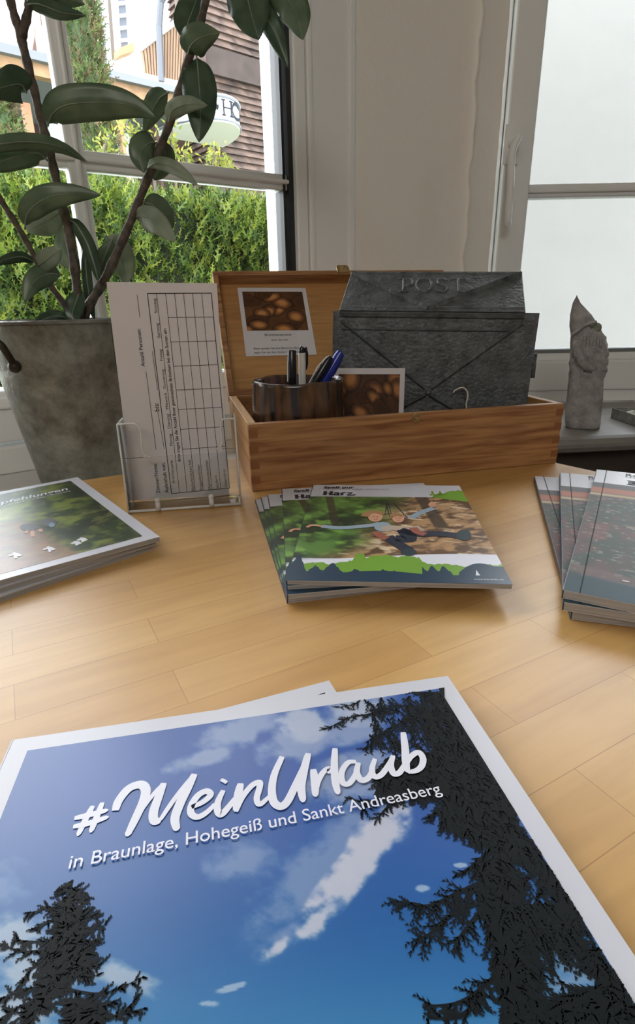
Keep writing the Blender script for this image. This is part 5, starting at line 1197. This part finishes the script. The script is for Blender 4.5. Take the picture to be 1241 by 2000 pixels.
m = MB(); step = .095; wx0 = (hw(513, 200) - hpA).dot(HDir); wx1 = wx0 + 1.3; wz1 = hw(515, 140).z; wz0 = hw(520, 288).z
for k in range(98):
    z = -1.2 + k * step
    segs = [(0, s1)] if (z + step < wz0 or z > wz1) else [(0, wx0), (wx1, s1)]
    for a, b in segs:
        o = hpA + HDir * a + Vector((0, 0, z)); m.prism([o + HNr * .055, o + HNr * .01 + Vector((0, 0, step)), o - HNr * .04 + Vector((0, 0, step)), o - HNr * .04], HDir * (b - a))
obj('cladding', m, clad, hot)
m = MB(); sL_ = .9
for k in range(98):
    z = -1.2 + k * step; o = hpA + Vector((0, 0, z)); m.prism([o - HDir * .055, o - HDir * .01 + Vector((0, 0, step)), o + HDir * .04 + Vector((0, 0, step)), o + HDir * .04], -HNr * sL_)
obj('side_cladding', m, clad, hot)
m = MB(); zc2 = hw(410, 88).z; o = hpA + HNr * .05 + Vector((0, 0, zc2 - .05)); m.box(o, HDir * (s1), HNr * .06, (0, 0, -.35)); obj('storey_beam', m, plain('dark_beam', srgb(58, 46, 40), .8, noise=.4, scale=4), hot)
m = MB(); ow = hpA + HDir * wx0 - HNr * .03; m.box(ow + Vector((0, 0, wz0)), HDir * 1.3, HNr * .02, (0, 0, wz1 - wz0 - .1)); wi = obj('window', m, pane_, hot)
m = MB(); zr_ = hw(520, 188).z
for z, hgt in ((wz0, .22), (zr_ - .12, .2)): m.box(ow + HNr * .02 + Vector((0, 0, z)), HDir * 1.3, HNr * .04, (0, 0, hgt))
obj('red_frame', m, red, wi)
m = MB(); m.box(ow + HNr * .02 + Vector((0, 0, zr_ - .03)), HDir * 1.3, HNr * .05, (0, 0, .05)); m.box(ow + HNr * .02 + Vector((0, 0, wz0)), HDir * .06, HNr * .05, (0, 0, wz1 - wz0)); obj('white_frame', m, wallw, wi)

# white house part with shutters
wh = thing('white_house', 'white rendered house behind the tall conifer with shuttered window', 'house', (hpA.x - 3, hpA.y, -1.6)); pw = 1 * -3.0
def ww(px, py, d=0.0): return onpl(px, py, hpA - HNr * (3.0 - d), HNr)
ao, bo = ww(165, 100), ww(300, 100); m = MB(); o = Vector((ao.x, ao.y, -1.6)); m.box(o, HDir * ((bo - ao).length), -HNr * 5, (0, 0, 13)); obj('wall_body', m, wallw, wh)
def panel(name, pxs, d, th, mat, par, fn=ww):
    m = MB(); P = [fn(*p, d) for p in pxs]; m.prism(P, HNr * th); return obj(name, m, mat, par)
win = panel('window', [(224, -60), (240, -60), (249, 92), (234, 98)], .02, .03, plain('grey_pane', srgb(120, 126, 136), .3), wh)
m = MB()
for k in range(7):
    y = -40 + k * 24; P = [ww(225 + k * 1.2, y, .06), ww(243 + k * 1.2, y - 2, .06)]; m.tube(P, .03, 6)
obj('glazing_bar', m, wallw, win)
panel('shutter', [(209, -60), (225, -60), (235, 98), (222, 104)], .03, .05, wallw, wh)
panel('shutter_edge', [(206, -60), (209, -60), (222, 104), (219, 118)], .04, .06, plain('grey_timber', srgb(120, 110, 102), .8), wh)
panel('window_box', [(222, 104), (251, 92), (253, 108), (224, 118)], .1, .25, plain('tan_timber', srgb(196, 160, 120), .8), wh)
m = MB(); m.tube([ww(186, -60, .15), ww(205, 128, .15)], .05, 8); obj('drainpipe', m, plain('grey_pipe', srgb(130, 134, 138), .5), wh)

# balcony in front between white house and clad house
bal = thing('balcony', 'slatted timber balcony with sloping handrail between the white house and clad house', 'balcony', (hpA.x - 1, hpA.y + .5, .5))
bt0, bt1 = (275, 97), (358, 32); bb0, bb1 = (283, 152), (352, 168)
BD_ = hpA - HNr * .0; Bn = Vector((math.cos(HA), math.sin(HA), 0)); Bn = (Vector((0.94, -.33, 0))).normalized()
def bp_(px, py, d=0.0): return onpl(px, py, ondist(350, 100, 10.2) + Vector((0, 0, 0)), Vector((-.55, -.83, 0)).normalized()) + Vector((-.55, -.83, 0)).normalized() * d
tim = wood('silvered_slat', srgb(138, 112, 88), srgb(88, 68, 52), 2, ring=4, rough=.8, fine=12)
m = MB()
for k in range(15):
    f = k / 14; f2 = f + .048
    P = [bp_(bt0[0] + (bt1[0] - bt0[0]) * f, bt0[1] + (bt1[1] - bt0[1]) * f), bp_(bt0[0] + (bt1[0] - bt0[0]) * f2, bt0[1] + (bt1[1] - bt0[1]) * f2), bp_(bb0[0] + (bb1[0] - bb0[0]) * f2, bb0[1] + (bb1[1] - bb0[1]) * f2), bp_(bb0[0] + (bb1[0] - bb0[0]) * f, bb0[1] + (bb1[1] - bb0[1]) * f)]
    m.prism(P, Vector((.03, .05, 0)))
obj('slats', m, tim, bal)
m = MB(); m.tube([bp_(272, 99), bp_(360, 31)], .035, 6); m.tube([bp_(283, 152), bp_(354, 168)], .06, 6); obj('handrail', m, wallw, bal)
m = MB(); m.box(Vector((bp_(352, 30).x, bp_(352, 30).y, bp_(350, 168).z)), (-.12, .3, 0), (.3, .2, 0), (0, 0, 5)); obj('corner_post', m, clad, bal)
m = MB(); m.box(bp_(262, 150, -1.2), bp_(352, 150, -1.2) - bp_(262, 150, -1.2), (.1, .2, 0), (0, 0, 5)); bw_ = obj('rear_wall', m, plain('pale_door', srgb(222, 222, 224), .6), bal)
for a, b, mt in ((262, 282, clad), (288, 293, red), (300, 303, wallw), (318, 322, red)):
    m = MB(); P0 = bp_(a, 150, -1.05); P1_ = bp_(b, 150, -1.05); m.box(P0, P1_ - P0, (.03, .06, 0), (0, 0, 5)); obj('door_post', m, mt, bal)
m = MB(); m.tube([bp_(330, 165, .15), bp_(326, 60, .15), bp_(330, 12, .15), bp_(342, -10, .15)], .05, 8); obj('drainpipe', m, plain('zinc_pipe', srgb(84, 88, 94), .5), bal)

# porch roof with beam
pr_ = thing('porch', 'timber-edged flat porch roof running behind the plant towards the canopy', 'porch', (hpA.x - 4, hpA.y - 3, -1.6))
def pw_(px, py, d=0.0): return onpl(px, py, hpA + HNr * (1.6 + d), HNr)
def pseg(name, pxs, d, th, mat):
    m = MB(); m.prism([pw_(*p, d) for p in pxs], -HNr * th); return obj(name, m, mat, pr_)
beamw = wood('light_fascia', srgb(156, 124, 90), srgb(130, 100, 70), 0, ring=5, rough=.7, fine=14)
pseg('fascia', [(-60, 86), (410, 196), (410, 224), (-60, 118)], 0, .12, beamw)
pseg('roof_edge', [(-60, 66), (410, 186), (410, 196), (-60, 86)], .08, 3.4, plain('grey_roof_edge', srgb(104, 108, 114), .6))
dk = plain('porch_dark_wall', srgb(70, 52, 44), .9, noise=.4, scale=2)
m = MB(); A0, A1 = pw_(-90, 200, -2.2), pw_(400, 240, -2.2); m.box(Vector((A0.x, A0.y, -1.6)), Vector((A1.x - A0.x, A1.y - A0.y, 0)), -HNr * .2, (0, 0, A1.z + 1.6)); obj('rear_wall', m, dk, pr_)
for a, b, mt in ((48, 62, plain('terracotta_post', srgb(176, 112, 84), .8)), (-10, -2, dk), (300, 306, dk), (232, 238, beamw)):
    m = MB(); P0, P1_ = pw_(a, 220, -.3), pw_(b, 222, -.3); m.box(Vector((P0.x, P0.y, -1.6)), Vector((P1_.x - P0.x, P1_.y - P0.y, 0)), -HNr * .12, (0, 0, P0.z + 1.7)); obj('post', m, mt, pr_)
for a, b in ((96, 116), (228, 250)):
    m = MB(); P0, P1_ = pw_(a, 240, -1.9), pw_(b, 244, -1.9); m.box(Vector((P0.x, P0.y, -1.0)), Vector((P1_.x - P0.x, P1_.y - P0.y, 0)), -HNr * .1, (0, 0, P0.z + 1.0)); obj('pale_panel', m, plain('pale_panel', srgb(220, 226, 228), .6), pr_)

# curved canopy with lettering
can = thing('canopy_sign', 'white curved entrance canopy with dark serif letters HO on the clad house', 'sign', (0, 0, 0)); del ORG[can]
pcn = onpl(405, 230, hpA + HNr * .45, HNr); can.location = (pcn.x, pcn.y, pcn.z); ORG[can] = Vector((pcn.x, pcn.y, pcn.z))
cR = hw(453, 265, .35); cLft = hw(312, 200, .35); wid = (cR - cLft).dot(HDir); ccx = (cR + cLft) / 2; ccx = Vector((ccx.x, ccx.y, 0)) - HNr * .3
zt2 = hw(455, 205, .8).z; zb2 = hw(460, 258, .8).z
RA, RBb = wid / 2, 1.15
def cpos(t, z, e=0.0): return ccx + HDir * ((RA + e) * math.cos(t)) + HNr * ((RBb + e) * math.sin(t)) + Vector((0, 0, z))
ztC = onpl(440, 197, ccx + HNr * RBb * .8, HNr).z; zbC = onpl(440, 250, ccx + HNr * RBb * .8, HNr).z
m = MB(); ts = [math.pi * k / 40 for k in range(41)]
m.prism([cpos(t, zbC) for t in ts], (0, 0, ztC - zbC)); obj('canopy_body', m, wallw, can)
m = MB(); m.tube([cpos(t, ztC - .03, .01) for t in ts], .02, 6); m.tube([cpos(t, zbC + .03, .01) for t in ts], .014, 6); obj('edge_line', m, plain('grey_line', srgb(120, 124, 134), .6), can)
m = MB(); hc = (ztC - zbC)
def cs(pts, wd):
    P = smooth_path([Vector((u, v, 0)) for u, v in pts], 5)
    for a, b in zip(P, P[1:]):
        t_ = (b - a).normalized(); s = Vector((-t_.y, t_.x, 0)) * wd / 2
        m.face([cpos(TT(q_.x), zbC + hc * q_.y, .012) for q_ in (a + s, a - s, b - s, b + s)])
TT = lambda u: R(72 - u * 60)
def col_of(t): p = cpos(t, (ztC + zbC) / 2); return 620.5 + FPX * (p - CAM).dot(XA) / (p - CAM).dot(FW)
tab_t = np.radians(np.arange(0, 151)); tab_c = np.array([col_of(t) for t in tab_t]); sil = int(tab_c.argmax()); tab_t, tab_c = tab_t[sil:], tab_c[sil:]
def ang(c): return float(np.interp(-c, -tab_c, tab_t))   # angle round the canopy for a lettering position
def letter(a0, fn): 
    global TT
    TT = lambda u: ang(a0[0] + u * a0[1]); fn()
def fH():
    for u in (-.5, .5): cs([(u, .25), (u, .78)], .19); cs([(u - .25, .25), (u + .25, .25)], .06); cs([(u - .25, .78), (u + .25, .78)], .05)
    cs([(-.5, .52), (.5, .52)], .05)
letter((444, 15), fH); letter((461, 15), lambda: cs([(.5 * math.cos(a), .515 + .27 * math.sin(a)) for a in np.linspace(0, 2 * math.pi, 14)], .13))
letter((424, 8), lambda: [cs([(0, .5), (.4 * math.cos(a), .5 + .12 * math.sin(a))], .14) for a in (1.57, 2.8, 4.1, 5.3, .3)])
obj('lettering', m, plain('sign_grey', srgb(40, 44, 52), .8, spec=.1), can)
# timber gable beyond
gb = thing('timber_gable', 'open timber gable frame against the sky left of the window mullion', 'gable', ww(60, 110))
m = MB()
for a, b in (((52, 112), (68, 18)), ((68, 18), (82, 112)), ((98, 10), (84, 112)), ((68, 60), (100, 60))): m.tube([ww(*a, .8), ww(*b, .8)], .06, 6)
obj('frame', m, plain('white_timber', srgb(200, 190, 182), .8), gb)
m = MB(); m.prism([ww(58, 112, .5), ww(100, 118, .5), ww(112, -30, .5), ww(72, -20, .5)], -HNr * .3); obj('gable_wall', m, plain('brown_gable', srgb(120, 98, 90), .8), gb)
